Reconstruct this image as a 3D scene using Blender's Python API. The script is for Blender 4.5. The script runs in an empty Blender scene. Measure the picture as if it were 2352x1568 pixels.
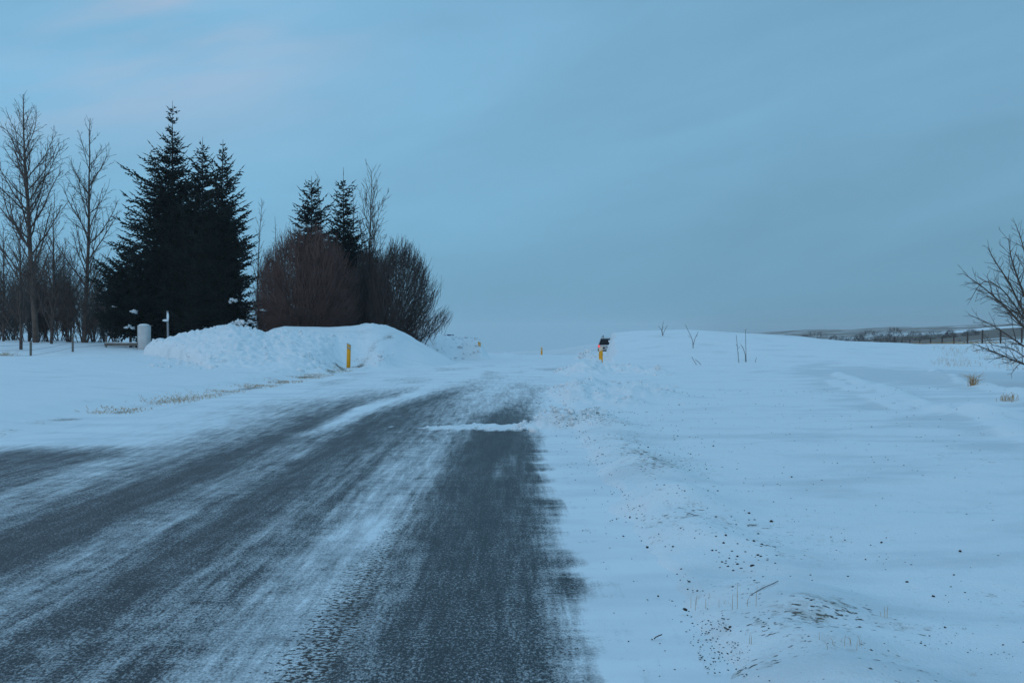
import bpy, math, random
import numpy as np
from mathutils import Vector, Matrix

SC = bpy.context.scene
COL = SC.collection
R = math.radians

# ------------------------------------------------------------------ camera
F = 2839.0            # focal length in units of a 2352 wide picture
HORIZON = 770.0
CAM_H = 1.4
cd = bpy.data.cameras.new("camera")
cd.sensor_width = 36.0
cd.lens = 36.0 * F / 2352.0
cd.clip_start, cd.clip_end = 0.1, 20000
cam = bpy.data.objects.new("camera", cd)
cam.location = (0, 0, CAM_H)
cam.rotation_euler = (R(90) - math.atan((784 - HORIZON) / F), 0, 0)
COL.objects.link(cam)
SC.camera = cam

# ------------------------------------------------------------------ light, sky, exposure
SUN_EL, SUN_AZ = R(9), R(202)      # azimuth clockwise from +Y: behind the camera, a little left
w = bpy.data.worlds.new("World")
SC.world = w
w.use_nodes = True
nt = w.node_tree
nt.nodes.clear()
N = nt.nodes.new
L = nt.links.new


def wmath(op, a, b=None, c=None):
    n = N('ShaderNodeMath')
    n.operation = op
    for i, v in enumerate((a, b, c)):
        if v is None:
            continue
        if hasattr(v, 'is_output'):
            L(v, n.inputs[i])
        else:
            n.inputs[i].default_value = v
    return n.outputs[0]


sky = N('ShaderNodeTexSky')
sky.sky_type = 'NISHITA'
sky.sun_disc = False
sky.sun_elevation = SUN_EL
sky.sun_rotation = SUN_AZ
bg1 = N('ShaderNodeBackground')
bg1.inputs[1].default_value = 0.05
L(sky.outputs[0], bg1.inputs[0])
tc = N('ShaderNodeTexCoord')
sep = N('ShaderNodeSeparateXYZ')
L(tc.outputs['Generated'], sep.inputs[0])
X, Y, Z = sep.outputs
ramp = N('ShaderNodeValToRGB')
cr = ramp.color_ramp
cr.elements[0].position = 0.0
cr.elements[0].color = (0.137, 0.338, 0.505, 1)
cr.elements[1].position = 1.0
cr.elements[1].color = (0.275, 0.615, 0.935, 1)
for p, c in ((0.05, (0.162, 0.384, 0.570)), (0.12, (0.194, 0.434, 0.640)), (0.2, (0.212, 0.456, 0.675)), (0.30, (0.212, 0.460, 0.690))):
    e = cr.elements.new(p)
    e.color = (*c, 1)
L(Z, ramp.inputs[0])
den = wmath('ADD', wmath('MAXIMUM', Z, 0.0), 0.10)
u_ = wmath('DIVIDE', X, den)
v_ = wmath('DIVIDE', Y, den)
comb = N('ShaderNodeCombineXYZ')
L(u_, comb.inputs[0])
L(v_, comb.inputs[1])
mp = N('ShaderNodeMapping')
mp.inputs['Rotation'].default_value = (0, 0, 0)
mp.inputs['Scale'].default_value = (1.0, 1.0, 1)
mp.inputs['Location'].default_value = (3.1, 1.7, 0)
cdir = N('ShaderNodeCombineXYZ')
L(wmath('MULTIPLY', X, 1.9), cdir.inputs[0])
L(wmath('ADD', wmath('MULTIPLY', Z, 7.0), wmath('MULTIPLY', X, -1.6)), cdir.inputs[1])
L(wmath('MULTIPLY', Y, 1.0), cdir.inputs[2])
L(cdir.outputs[0], mp.inputs[0])
n1 = N('ShaderNodeTexNoise')
n1.inputs['Scale'].default_value = 1.7
n1.inputs['Detail'].default_value = 6
n1.inputs['Roughness'].default_value = 0.55
n1.inputs['Distortion'].default_value = 0.35
L(mp.outputs[0], n1.inputs['Vector'])
# brightness: left brighter, right greyer, plus soft cloud bands that fade towards the horizon
band = wmath('MULTIPLY', wmath('SUBTRACT', n1.outputs['Fac'], 0.5), wmath('MINIMUM', wmath('MULTIPLY', wmath('MAXIMUM', Z, 0.0), 6.0), 0.46))
side = wmath('MULTIPLY', wmath('MAXIMUM', wmath('MINIMUM', X, 0.45), -0.45), -0.40)
gain = wmath('ADD', wmath('ADD', 1.0, band), side)
vm = N('ShaderNodeVectorMath')
vm.operation = 'SCALE'
L(ramp.outputs[0], vm.inputs[0])
L(gain, vm.inputs['Scale'])
# rose tint on the thin cloud high on the left
mp2 = N('ShaderNodeMapping')
mp2.inputs['Scale'].default_value = (1.3, 1.6, 1)
mp2.inputs['Rotation'].default_value = (0, 0, R(-16))
L(cdir.outputs[0], mp2.inputs[0])
n2 = N('ShaderNodeTexNoise')
n2.inputs['Scale'].default_value = 1.6
n2.inputs['Detail'].default_value = 4
L(mp2.outputs[0], n2.inputs['Vector'])
pm = N('ShaderNodeMapRange')
pm.interpolation_type = 'SMOOTHSTEP'
pm.inputs[1].default_value = 0.36
pm.inputs[2].default_value = 0.62
L(n2.outputs['Fac'], pm.inputs[0])
lm = N('ShaderNodeMapRange')
lm.interpolation_type = 'SMOOTHSTEP'
lm.inputs[1].default_value = -0.05
lm.inputs[2].default_value = -0.33
L(X, lm.inputs[0])
hm = N('ShaderNodeMapRange')
hm.interpolation_type = 'SMOOTHSTEP'
hm.inputs[1].default_value = 0.11
hm.inputs[2].default_value = 0.25
L(Z, hm.inputs[0])
pf = wmath('MULTIPLY', wmath('MULTIPLY', pm.outputs[0], lm.outputs[0]), wmath('MULTIPLY', hm.outputs[0], 1.0))
mx = N('ShaderNodeMixRGB')
mx.inputs[2].default_value = (0.45, 0.53, 0.69, 1)
L(pf, mx.inputs[0])
L(vm.outputs[0], mx.inputs[1])
bg2 = N('ShaderNodeBackground')
bg2.inputs[1].default_value = 1.0
L(mx.outputs[0], bg2.inputs[0])
ms = N('ShaderNodeMixShader')
ms.inputs[0].default_value = 0.93      # cloud cover
L(bg1.outputs[0], ms.inputs[1])
L(bg2.outputs[0], ms.inputs[2])
wo = N('ShaderNodeOutputWorld')
L(ms.outputs[0], wo.inputs[0])

sd = bpy.data.lights.new("sun", 'SUN')
sd.energy = 0.40
sd.angle = R(35)
sd.color = (1.0, 0.80, 0.60)
sun = bpy.data.objects.new("sun", sd)
sdir = Vector((math.sin(SUN_AZ) * math.cos(SUN_EL), math.cos(SUN_AZ) * math.cos(SUN_EL), math.sin(SUN_EL)))
sun.rotation_euler = sdir.to_track_quat('Z', 'Y').to_euler()
sun.location = (0, -20, 30)
COL.objects.link(sun)
SC.view_settings.view_transform = 'Standard'
SC.view_settings.look = 'None'
SC.view_settings.exposure = 0.0
SC.view_settings.gamma = 1.0
SC.view_settings.use_curve_mapping = False
SC.cycles.volume_bounces = 2
SC.cycles.max_bounces = 6
SC.cycles.diffuse_bounces = 3
SC.cycles.use_adaptive_sampling = True


# ------------------------------------------------------------------ noise and terrain
def _hash(ix, iy, seed):
    h = (ix.astype(np.int64) * 374761393 + iy.astype(np.int64) * 668265263 + seed * 1442695041) & 0xFFFFFFFF
    h = ((h ^ (h >> 13)) * 1274126177) & 0xFFFFFFFF
    return (h ^ (h >> 16)) & 0xFFFFFFFF


def noise(x, y, seed=0):
    x = np.asarray(x, float)
    y = np.asarray(y, float)
    ix, iy = np.floor(x), np.floor(y)
    fx, fy = x - ix, y - iy
    ix = ix.astype(np.int64)
    iy = iy.astype(np.int64)
    u = fx * fx * fx * (fx * (fx * 6 - 15) + 10)
    v = fy * fy * fy * (fy * (fy * 6 - 15) + 10)

    def g(dx, dy):
        a = _hash(ix + dx, iy + dy, seed) * (2 * math.pi / 4294967296.0)
        return np.cos(a) * (fx - dx) + np.sin(a) * (fy - dy)
    a = g(0, 0) * (1 - u) + g(1, 0) * u
    b = g(0, 1) * (1 - u) + g(1, 1) * u
    return (a * (1 - v) + b * v) * 1.5


def fbm(x, y, octaves=4, seed=0, gain=0.5):
    s, a = 0.0, 1.0
    for o in range(octaves):
        s = s + a * noise(x, y, seed + 17 * o)
        x, y, a = np.asarray(x) * 2.03, np.asarray(y) * 2.03, a * gain
    return s


def sst(a, b, x):
    t = np.clip((np.asarray(x, float) - a) / (b - a), 0, 1)
    return t * t * (3 - 2 * t)


def bump(x, y, cx, cy, sx, sy):
    return np.exp(-((x - cx) / sx) ** 2 - ((y - cy) / sy) ** 2)


def at(px, py, d):                      # photo pixel (2352 wide) at a known distance -> point
    return Vector(((px - 1176) * d / F, d, CAM_H - (py - HORIZON) * d / F))


def curve(y):
    return np.maximum(np.asarray(y, float) - 12, 0) ** 2 / 950.0


def right_edge(y):
    return 0.25 + curve(np.minimum(y, 200))


def left_edge(y):
    return right_edge(y) - 7.1 - 0.9 * sst(35, 55, y)


def road_z(y):
    y = np.asarray(y, float)
    a = np.maximum(np.minimum(y, 140) - 80, 0)
    return -0.00045 * a * a - 0.050 * np.maximum(np.minimum(y, 330) - 140, 0)


FAR_X = np.array([-3000, 900, 1130, 1244, 1400, 1650, 1900, 2100, 2352, 3200.])
FAR_D = np.log(np.array([95, 120, 190, 300, 500, 900, 1800, 4600.]))
FAR_Z = np.array([
    [1.1, 1.0, 1.0, 0.0, -6, -20, -36, -62],
    [1.1, 1.0, 1.0, 0.0, -6, -20, -36, -62],
    [-0.2, -0.9, -3.2, -8, -14, -24, -38, -62],
    [-0.2, -0.8, -3.4, -9, -15, -24, -34, -56],
    [-0.2, -0.75, -3.2, -7, -11, -15, -19, -26],
    [0.1, -0.5, -2.0, -3, -3.5, -1.5, 3, 5],
    [0.3, -0.1, -1.2, -1.2, -0.4, 3.3, 9, 12],
    [0.45, 0.2, -0.8, 0.7, 2, 5.3, 12, 16],
    [0.55, 0.4, 0.1, 2.6, 5, 7.6, 17, 25],
    [0.6, 0.6, 0.8, 4, 7, 10, 20, 30]])


def far_z(x, y):
    r = np.maximum(y, 30)
    px = np.clip(1176 + F * x / r, FAR_X[0], FAR_X[-1] - 1)
    ld = np.clip(np.log(np.maximum(np.hypot(x, y), 95.1)), FAR_D[0], FAR_D[-1] - 1e-6)
    i = np.clip(np.searchsorted(FAR_X, px, 'right') - 1, 0, len(FAR_X) - 2)
    j = np.clip(np.searchsorted(FAR_D, ld, 'right') - 1, 0, len(FAR_D) - 2)
    tx = sst(0, 1, (px - FAR_X[i]) / (FAR_X[i + 1] - FAR_X[i]))
    ty = (ld - FAR_D[j]) / (FAR_D[j + 1] - FAR_D[j])
    ty = 0.5 * ty + 0.5 * sst(0, 1, ty)
    a = FAR_Z[i, j] * (1 - tx) + FAR_Z[i + 1, j] * tx
    b = FAR_Z[i, j + 1] * (1 - tx) + FAR_Z[i + 1, j + 1] * tx
    return a * (1 - ty) + b * ty


# ridge lines of the banks: (photo x, photo y) along the crest, distance, front run, back run, roughness
BANKS = [
    (((330, 800), (352, 782), (390, 772), (430, 763), (470, 756), (515, 746), (560, 751), (611, 764), (675, 770), (712, 782), (738, 798), (765, 820), (790, 840)), 57.0, 15.0, 3.0, 1.0),
    (((600, 790), (612, 768), (628, 756), (655, 751), (720, 751), (800, 750), (850, 750), (885, 752), (905, 756), (930, 765), (950, 775), (975, 788), (1000, 803), (1025, 817), (1050, 832)), 62.0, 11.0, 3.5, 0.05),
    (((915, 790), (940, 772), (1000, 770), (1035, 773), (1060, 775), (1080, 774), (1098, 777), (1107, 785), (1112, 799), (1120, 810), (1126, 822)), 77.0, 5.0, 4.0, 0.8),
    (((1110, 815), (1125, 811), (1150, 811), (1163, 808), (1180, 812), (1205, 816)), 89.0, 2.0, 2.0, 0.5),
    (((1318, 818), (1332, 811), (1345, 805), (1357, 802), (1370, 808), (1382, 809), (1395, 808), (1430, 812), (1470, 816)), 74.0, 3.5, 3.0, 0.6),
]


def terrain(x, y):
    """height of the snow, and how rough / dirty it is"""
    x = np.asarray(x, float)
    y = np.asarray(y, float)
    rz = road_z(y)
    le, re = left_edge(y), right_edge(y)
    s, r = le - x, x - re
    # left field
    zl = np.interp(s, [-1, 0, 1.5, 6, 12, 20, 27, 60, 400], [0, 0.0, 0.13, 0.30, 0.55, 0.85, 1.0, 1.2, 1.2])
    zl = zl - 0.45 * bump(x, y, -23.5, 55, 5.5, 4.5) * sst(10, 16, s)
    zl = zl + rz * sst(40, 3, s)
    # right field and the big drift
    zrr = np.interp(r, [0, 0.5, 1.0, 3, 10, 60], [0.0, 0.0, 0.02, 0.05, 0.09, 0.12])
    top = np.interp(x, [5, 5.6, 7, 9, 11.5, 14, 16.6, 21, 26, 40, 80], [1.45, 1.50, 1.60, 1.62, 1.50, 1.30, 1.02, 0.84, 0.86, 0.9, 0.9])
    yoff = 1.5 * noise(x / 9, y * 0 + 3.3, 5)
    m = top * sst(44, 64, y + yoff) ** 1.15 * (1 - 0.80 * sst(66.5, 84, y))
    m = m * sst(-0.22, 0.16, x - 0.0808 * y + 0.14 * noise(x * 1.1, y * 0.45, 8) + 0.02 * np.maximum(y - 64, 0))
    zrr = zrr + m + rz * sst(30, 2, r)
    z = np.where(x < 0.5 * (le + re), zl, zrr)
    # far country
    f = far_z(x, y)
    fb = sst(88, 115, np.hypot(x, y)) * np.where(y > 0, 1, 0)
    onroad = sst(1.8, 0.3, np.maximum(s, r)) * sst(170, 130, y)
    z = z * (1 - fb) + f * fb
    z = z * (1 - onroad) + rz * onroad
    rough = np.zeros_like(z)
    px = 1176 + F * x / np.maximum(y, 5)
    for pts, d, fr, bk, rg in BANKS:
        a = np.array(pts, float)
        pe = px - np.maximum(d - y, 0) * 17 * sst(600, 400, px) if d == 57.0 else px + np.maximum(d - y, 0) * 7 * sst(830, 960, px) if d == 62.0 else px
        zr = np.interp(pe, a[:, 0], CAM_H - (a[:, 1] - HORIZON) * d / F, left=-9, right=-9)
        wig = 0.8 * noise(px / 60.0, y * 0 + d, 3)
        dd = y + wig - d
        prof = np.where(dd < 0, sst(-fr, 0, dd) ** 0.85, sst(bk, 0, dd))
        b = z + (np.maximum(zr, z) - z) * prof
        k = np.clip((b - z) / 0.25, 0, 1)
        rough = np.maximum(rough, rg * k * np.where(dd > 0.3, 0.6, 1))
        z = b
    vb = (0.11 + 0.08 * noise(y / 2.1, y * 0 + 2, 25)) * np.exp(-((s - 2.0 - 0.4 * noise(y / 3.3, y * 0, 26)) / 1.0) ** 2) * sst(33, 46, y) * sst(96, 84, y)
    z = z + vb
    rough = np.maximum(rough, np.clip(vb * 4, 0, 0.4))
    off = np.maximum(s, r)
    # ploughed windrow beside the road, ridges of old wheel tracks on the right, wind ripples
    wr = 1.32 + 0.22 * noise(y / 4.2, y * 0, 31) + curve(y) * 0.9
    wamp = (0.105 + 0.11 * noise(y / 1.3, y * 0 + 9, 32) + 0.05 * noise(y / 0.45, x / 0.5, 33)) * sst(3.5, 5.5, y) * sst(24, 18, y)
    z = z + np.clip(wamp, 0, 1) * np.exp(-((x - wr) / 0.42) ** 2)
    z = z + 0.018 * bump(x, y, 2.9, 5.7, 1.6, 0.25)
    for (p, q, h, wd) in TRACKS:
        z = z + h * segdist(x, y, p, q, wd) * (0.75 + 0.5 * noise(x / 0.8, y / 1.2, 44))
    # heaps thrown up at the road's right side, and the low berm across the lane
    hp = np.zeros_like(z)
    for cx, cy, sx, sy, h in HEAPS:
        hp = hp + 1.25 * h * bump(x, y, cx, cy, sx, sy)
    z = z + hp
    rough = np.maximum(rough, np.clip(hp * 5, 0, 0.7))
    snowside = np.maximum(sst(-0.1, 0.9, s), sst(0.55, 1.3, r))
    near = sst(150, 60, np.hypot(x, y))
    z = z + snowside * near * (0.035 * fbm(x / 2.6, y / 1.7, 3, 50) + 0.06 * sst(1, 8, off) * noise(x / 7.0, y / 5.0, 60))
    z = z + snowside * sst(30, 12, y) * sst(-3, 1, y) * (0.010 * fbm(x / 0.35, y / 0.22, 3, 71))
    bil = np.abs(fbm(x / 0.55, y / 0.7, 3, 80)) - 0.35
    z = z + rough * (0.15 * bil + 0.10 * noise(x / 0.22, y / 0.30, 90)) * sst(-0.3, 0.3, off + hp * 4)
    # far ground undulates
    z = z + fb * np.clip(np.hypot(x, y) / 400, 0, 3) * 0.45 * fbm(x / 60, y / 45, 3, 95) * sst(10, 40, np.abs(off))
    return z, rough


def segdist(x, y, p, q, wd):
    px, py = p
    dx, dy = q[0] - px, q[1] - py
    ll = dx * dx + dy * dy
    t = np.clip(((x - px) * dx + (y - py) * dy) / ll, 0, 1)
    d2 = (x - px - t * dx) ** 2 + (y - py - t * dy) ** 2
    return np.exp(-d2 / wd ** 2) * sst(0, 0.15, t) * sst(1, 0.9, t)


def g2(px, py):                          # photo pixel on level ground
    d = CAM_H * F / (py - HORIZON)
    return ((px - 1176) * d / F, d)


TRACKS = []
for pts, h, wd in ((((1906, 866), (2000, 897), (2094, 934), (2175, 958), (2352, 980), (2700, 1030)), 0.13, 0.32),
                   (((2129, 857), (2222, 892), (2352, 921), (2560, 960)), 0.15, 0.40),
                   (((2200, 962), (2290, 985), (2352, 1015), (2600, 1100)), 0.10, 0.30),
                   (((1900, 880), (1990, 915), (2080, 950)), 0.06, 0.25)):
    gp = [g2(*p) for p in pts]
    for a, b in zip(gp, gp[1:]):
        TRACKS.append((a, b, h, wd))

HEAPS = [(0.72, 18.6, 0.38, 0.42, 0.20), (1.15, 19.2, 0.45, 0.6, 0.09), (0.35, 18.3, 0.35, 0.3, 0.08),
         (1.45, 27.0, 0.42, 2.2, 0.24), (1.9, 29.5, 0.5, 2.0, 0.24), (1.15, 30.0, 0.35, 1.6, 0.12),
         (2.55, 27.0, 0.55, 1.1, 0.16), (3.25, 27.5, 0.5, 0.9, 0.15), (3.0, 30.5, 0.9, 0.7, 0.17), (2.2, 24.5, 0.5, 1.2, 0.12),
         (2.6, 44.0, 0.55, 1.6, 0.30), (3.3, 45.5, 0.6, 1.5, 0.26), (4.2, 44.5, 0.7, 1.0, 0.22), (5.0, 43.0, 0.5, 0.8, 0.15),
         (2.9, 50.0, 0.7, 2.0, 0.22), (2.1, 46.5, 0.4, 1.4, 0.16), (-5.6, 53.0, 0.45, 1.4, 0.35), (-6.2, 50.5, 0.7, 1.6, 0.05)]


def gz(x, y):
    return float(terrain(np.array([x]), np.array([y]))[0][0])


# ------------------------------------------------------------------ mesh helpers
def link_mesh(name, verts, faces, mat, parent=None, smooth=False):
    """faces: list of int arrays (k, n) with n corners"""
    me = bpy.data.meshes.new(name)
    verts = np.asarray(verts, np.float32).reshape(-1, 3)
    if parent is not None and parent.parent is None:
        pass
    me.vertices.add(len(verts))
    me.vertices.foreach_set('co', verts.ravel())
    fl = [np.asarray(f, np.int32) for f in faces if len(f)]
    tot = sum(f.size for f in fl)
    me.loops.add(tot)
    me.loops.foreach_set('vertex_index', np.concatenate([f.ravel() for f in fl]))
    np_ = sum(len(f) for f in fl)
    me.polygons.add(np_)
    ls = np.concatenate([np.full(len(f), f.shape[1], np.int32) for f in fl])
    st = np.concatenate([[0], np.cumsum(ls)[:-1]]).astype(np.int32)
    me.polygons.foreach_set('loop_start', st)
    if smooth:
        me.polygons.foreach_set('use_smooth', np.ones(np_, bool))
    me.update(calc_edges=True)
    me.validate()
    me.materials.append(mat)
    o = bpy.data.objects.new(name, me)
    COL.objects.link(o)
    if parent is not None:
        o.parent = parent
    return o


def tag(o, label=None, cat=None, group=None, kind=None):
    if label:
        o['label'] = label
    if cat:
        o['category'] = cat
    if group:
        o['group'] = group
    if kind:
        o['kind'] = kind
    return o


def empty(name, loc, rz=0.0):
    o = bpy.data.objects.new(name, None)
    o.empty_display_size = 0.3
    o.location = loc
    o.rotation_euler = (0, 0, rz)
    COL.objects.link(o)
    return o


class Segs:
    """collects tapered limbs"""
    def __init__(self):
        self.a, self.b, self.r0, self.r1 = [], [], [], []

    def add(self, a, b, r0, r1):
        self.a.append(tuple(a))
        self.b.append(tuple(b))
        self.r0.append(r0)
        self.r1.append(r1)

    def geo(self, sides=3, base=0):
        a = np.array(self.a, float)
        b = np.array(self.b, float)
        r0 = np.array(self.r0)[:, None, None]
        r1 = np.array(self.r1)[:, None, None]
        d = b - a
        ln = np.linalg.norm(d, axis=1, keepdims=True)
        d = d / np.maximum(ln, 1e-9)
        ref = np.where(np.abs(d[:, 2:3]) > 0.8, [[1., 0, 0]], [[0, 0, 1.]])
        e1 = np.cross(d, ref)
        e1 /= np.linalg.norm(e1, axis=1, keepdims=True)
        e2 = np.cross(d, e1)
        ang = np.arange(sides) * 2 * math.pi / sides
        ring = e1[:, None, :] * np.cos(ang)[None, :, None] + e2[:, None, :] * np.sin(ang)[None, :, None]
        v = np.concatenate([a[:, None, :] + ring * r0, b[:, None, :] + ring * r1], axis=1)
        n = len(a)
        i = np.arange(sides)
        q = np.stack([i, (i + 1) % sides, sides + (i + 1) % sides, sides + i], 1)
        f = (q[None] + (np.arange(n) * 2 * sides)[:, None, None]).reshape(-1, 4) + base
        return v.reshape(-1, 3), f

    def obj(self, name, mat, parent=None, sides=3, smooth=False):
        v, f = self.geo(sides)
        return link_mesh(name, v, [f], mat, parent, smooth)


def spindles(a, b, r):
    """double cones between a and b (arrays), the needle covered shoots of a spruce"""
    a = np.asarray(a, float)
    b = np.asarray(b, float)
    r = np.asarray(r, float)[:, None, None]
    d = b - a
    d = d / np.maximum(np.linalg.norm(d, axis=1, keepdims=True), 1e-9)
    ref = np.where(np.abs(d[:, 2:3]) > 0.8, [[1., 0, 0]], [[0, 0, 1.]])
    e1 = np.cross(d, ref)
    e1 /= np.linalg.norm(e1, axis=1, keepdims=True)
    e2 = np.cross(d, e1)
    ang = np.arange(3) * 2 * math.pi / 3 + 0.5
    ring = e1[:, None, :] * np.cos(ang)[None, :, None] + e2[:, None, :] * np.sin(ang)[None, :, None] * 0.75
    mid = a + (b - a) * 0.45
    n = len(a)
    v = np.concatenate([a[:, None], mid[:, None] + ring * r, b[:, None]], axis=1).reshape(-1, 3)
    f = np.array([[0, 1, 2], [0, 2, 3], [0, 3, 1], [4, 2, 1], [4, 3, 2], [4, 1, 3]])
    f = (f[None] + (np.arange(n) * 5)[:, None, None]).reshape(-1, 3)
    return v, f


def boxgeo(cx, cy, cz, sx, sy, sz, tilt=0.0):
    v = np.array([[x, y, z] for z in (-.5, .5) for y in (-.5, .5) for x in (-.5, .5)], float)
    v = v * [sx, sy, sz]
    v[:, 2] += np.where(v[:, 2] > 0, v[:, 0] * tilt, 0)
    v = v + [cx, cy, cz]
    f = np.array([[0, 2, 3, 1], [4, 5, 7, 6], [0, 1, 5, 4], [2, 6, 7, 3], [0, 4, 6, 2], [1, 3, 7, 5]])
    return v, f


def box(name, mat, parent, c, s, tilt=0.0, bevel=0.0):
    v, f = boxgeo(*c, *s, tilt)
    o = link_mesh(name, v, [f], mat, parent)
    if bevel:
        import bmesh
        bm = bmesh.new()
        bm.from_mesh(o.data)
        bmesh.ops.bevel(bm, geom=bm.edges[:], offset=bevel, segments=2, affect='EDGES')
        bm.to_mesh(o.data)
        bm.free()
    return o


def ico(sub=1):
    import bmesh
    bm = bmesh.new()
    bmesh.ops.create_icosphere(bm, subdivisions=sub, radius=1)
    v = np.array([x.co[:] for x in bm.verts])
    f = np.array([[q.index for q in p.verts] for p in bm.faces])
    bm.free()
    return v, f


ICO1, ICO2 = ico(1), ico(2)


# ------------------------------------------------------------------ materials
def new_mat(name):
    m = bpy.data.materials.new(name)
    m.use_nodes = True
    t = m.node_tree
    b = t.nodes['Principled BSDF']
    return m, t, b


def simple(name, col, rough=0.8, var=0.25, scale=6.0, spec=0.3, metal=0.0):
    m, t, b = new_mat(name)
    co = t.nodes.new('ShaderNodeTexCoord')
    n = t.nodes.new('ShaderNodeTexNoise')
    n.inputs['Scale'].default_value = scale
    n.inputs['Detail'].default_value = 3
    t.links.new(co.outputs['Object'], n.inputs['Vector'])
    r = t.nodes.new('ShaderNodeValToRGB')
    r.color_ramp.elements[0].position = 0.3
    r.color_ramp.elements[1].position = 0.7
    r.color_ramp.elements[0].color = (*[c * (1 - var) for c in col], 1)
    r.color_ramp.elements[1].color = (*[min(c * (1 + var), 0.95) for c in col], 1)
    t.links.new(n.outputs['Fac'], r.inputs[0])
    t.links.new(r.outputs[0], b.inputs['Base Color'])
    b.inputs['Roughness'].default_value = rough
    b.inputs['Specular IOR Level'].default_value = spec
    b.inputs['Metallic'].default_value = metal
    return m


def T(t, typ, **kw):
    n = t.nodes.new(typ)
    for k, v in kw.items():
        setattr(n, k, v)
    return n


def M_(t, op, a, b=None, clamp=False):
    n = t.nodes.new('ShaderNodeMath')
    n.operation = op
    n.use_clamp = clamp
    for i, v in enumerate((a, b)):
        if v is None:
            continue
        if hasattr(v, 'is_output'):
            t.links.new(v, n.inputs[i])
        else:
            n.inputs[i].default_value = v
    return n.outputs[0]


def noise_node(t, vec, scale, detail=3, rough=0.5, stretch=None, rot=0.0, dist=0.0):
    if stretch is not None:
        mp = T(t, 'ShaderNodeMapping')
        mp.inputs['Scale'].default_value = stretch
        mp.inputs['Rotation'].default_value = (0, 0, rot)
        t.links.new(vec, mp.inputs[0])
        vec = mp.outputs[0]
    n = T(t, 'ShaderNodeTexNoise')
    n.inputs['Scale'].default_value = scale
    n.inputs['Detail'].default_value = detail
    n.inputs['Roughness'].default_value = rough
    n.inputs['Distortion'].default_value = dist
    t.links.new(vec, n.inputs['Vector'])
    return n.outputs['Fac']


def mixc(t, f, a, b):
    n = T(t, 'ShaderNodeMixRGB')
    for i, v in enumerate((f, a, b)):
        if hasattr(v, 'is_output'):
            t.links.new(v, n.inputs[i])
        elif isinstance(v, tuple):
            n.inputs[i].default_value = (*v, 1)
        else:
            n.inputs[i].default_value = v
    return n.outputs[0]


def maprange(t, v, a, b, smooth=True):
    n = T(t, 'ShaderNodeMapRange')
    if smooth:
        n.interpolation_type = 'SMOOTHSTEP'
    n.inputs[1].default_value = a
    n.inputs[2].default_value = b
    t.links.new(v, n.inputs[0])
    return n.outputs[0]


SNOW_C, ICE_C = (0.84, 0.87, 0.89), (0.62, 0.66, 0.69)


def ground_material():
    m, t, b = new_mat("snow")
    geo = T(t, 'ShaderNodeNewGeometry')
    pos = geo.outputs['Position']
    at_ = T(t, 'ShaderNodeAttribute', attribute_name='dirt')
    sepn = T(t, 'ShaderNodeSeparateColor')
    t.links.new(at_.outputs['Color'], sepn.inputs[0])
    dirt, veg_haze, ice = sepn.outputs
    # greyer wind-packed patches; over the far centre this grey stands in for haze
    nice = noise_node(t, pos, 0.9, 4, 0.55, (0.7, 1.3, 1))
    ice_haze = M_(t, 'MULTIPLY', maprange(t, M_(t, 'ADD', nice, M_(t, 'MULTIPLY', ice, 0.5)), 0.52, 0.85), 0.72)
    col = mixc(t, ice_haze, SNOW_C, ICE_C)
    # wind streaks of grit and specks of dirt
    spk = noise_node(t, pos, 34, 2, 0.6, (0.65, 1, 1))
    clump = noise_node(t, pos, 2.2, 3, 0.6)
    thr = M_(t, 'ADD', M_(t, 'ADD', spk, M_(t, 'MULTIPLY', clump, 0.30)), M_(t, 'MULTIPLY', dirt, 0.42))
    dm = maprange(t, thr, 0.93, 1.04)
    col = mixc(t, dm, col, (0.085, 0.065, 0.05))
    spk2 = noise_node(t, pos, 11, 4, 0.7, (1.0, 0.7, 1))
    thr2 = M_(t, 'ADD', M_(t, 'ADD', spk2, M_(t, 'MULTIPLY', clump, 0.25)), M_(t, 'MULTIPLY', dirt, 0.38))
    col = mixc(t, M_(t, 'MULTIPLY', maprange(t, thr2, 0.80, 1.02), 0.42), col, (0.30, 0.26, 0.20))
    # frozen heath and dry grass showing through on the far ground, plus painted haze
    vn = noise_node(t, pos, 0.055, 5, 0.62, (0.45, 1.5, 1))
    vn2 = noise_node(t, pos, 0.6, 4, 0.6)
    vf = maprange(t, M_(t, 'ADD', M_(t, 'ADD', vn, M_(t, 'MULTIPLY', vn2, 0.35)), M_(t, 'MULTIPLY', veg_haze, 0.75)), 0.95, 1.15)
    vcol = mixc(t, noise_node(t, pos, 0.02, 3), (0.20, 0.13, 0.075), (0.13, 0.10, 0.09))
    col = mixc(t, vf, col, vcol)
    t.links.new(col, b.inputs['Base Color'])
    b.inputs['Roughness'].default_value = 0.62
    b.inputs['Specular IOR Level'].default_value = 0.25
    h = M_(t, 'ADD', M_(t, 'MULTIPLY', noise_node(t, pos, 14, 5, 0.6, (0.6, 1, 1)), 0.6), noise_node(t, pos, 55, 3, 0.6))
    bp = T(t, 'ShaderNodeBump')
    bp.inputs['Strength'].default_value = 0.55
    bp.inputs['Distance'].default_value = 0.02
    t.links.new(h, bp.inputs['Height'])
    t.links.new(bp.outputs[0], b.inputs['Normal'])
    return m


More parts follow.
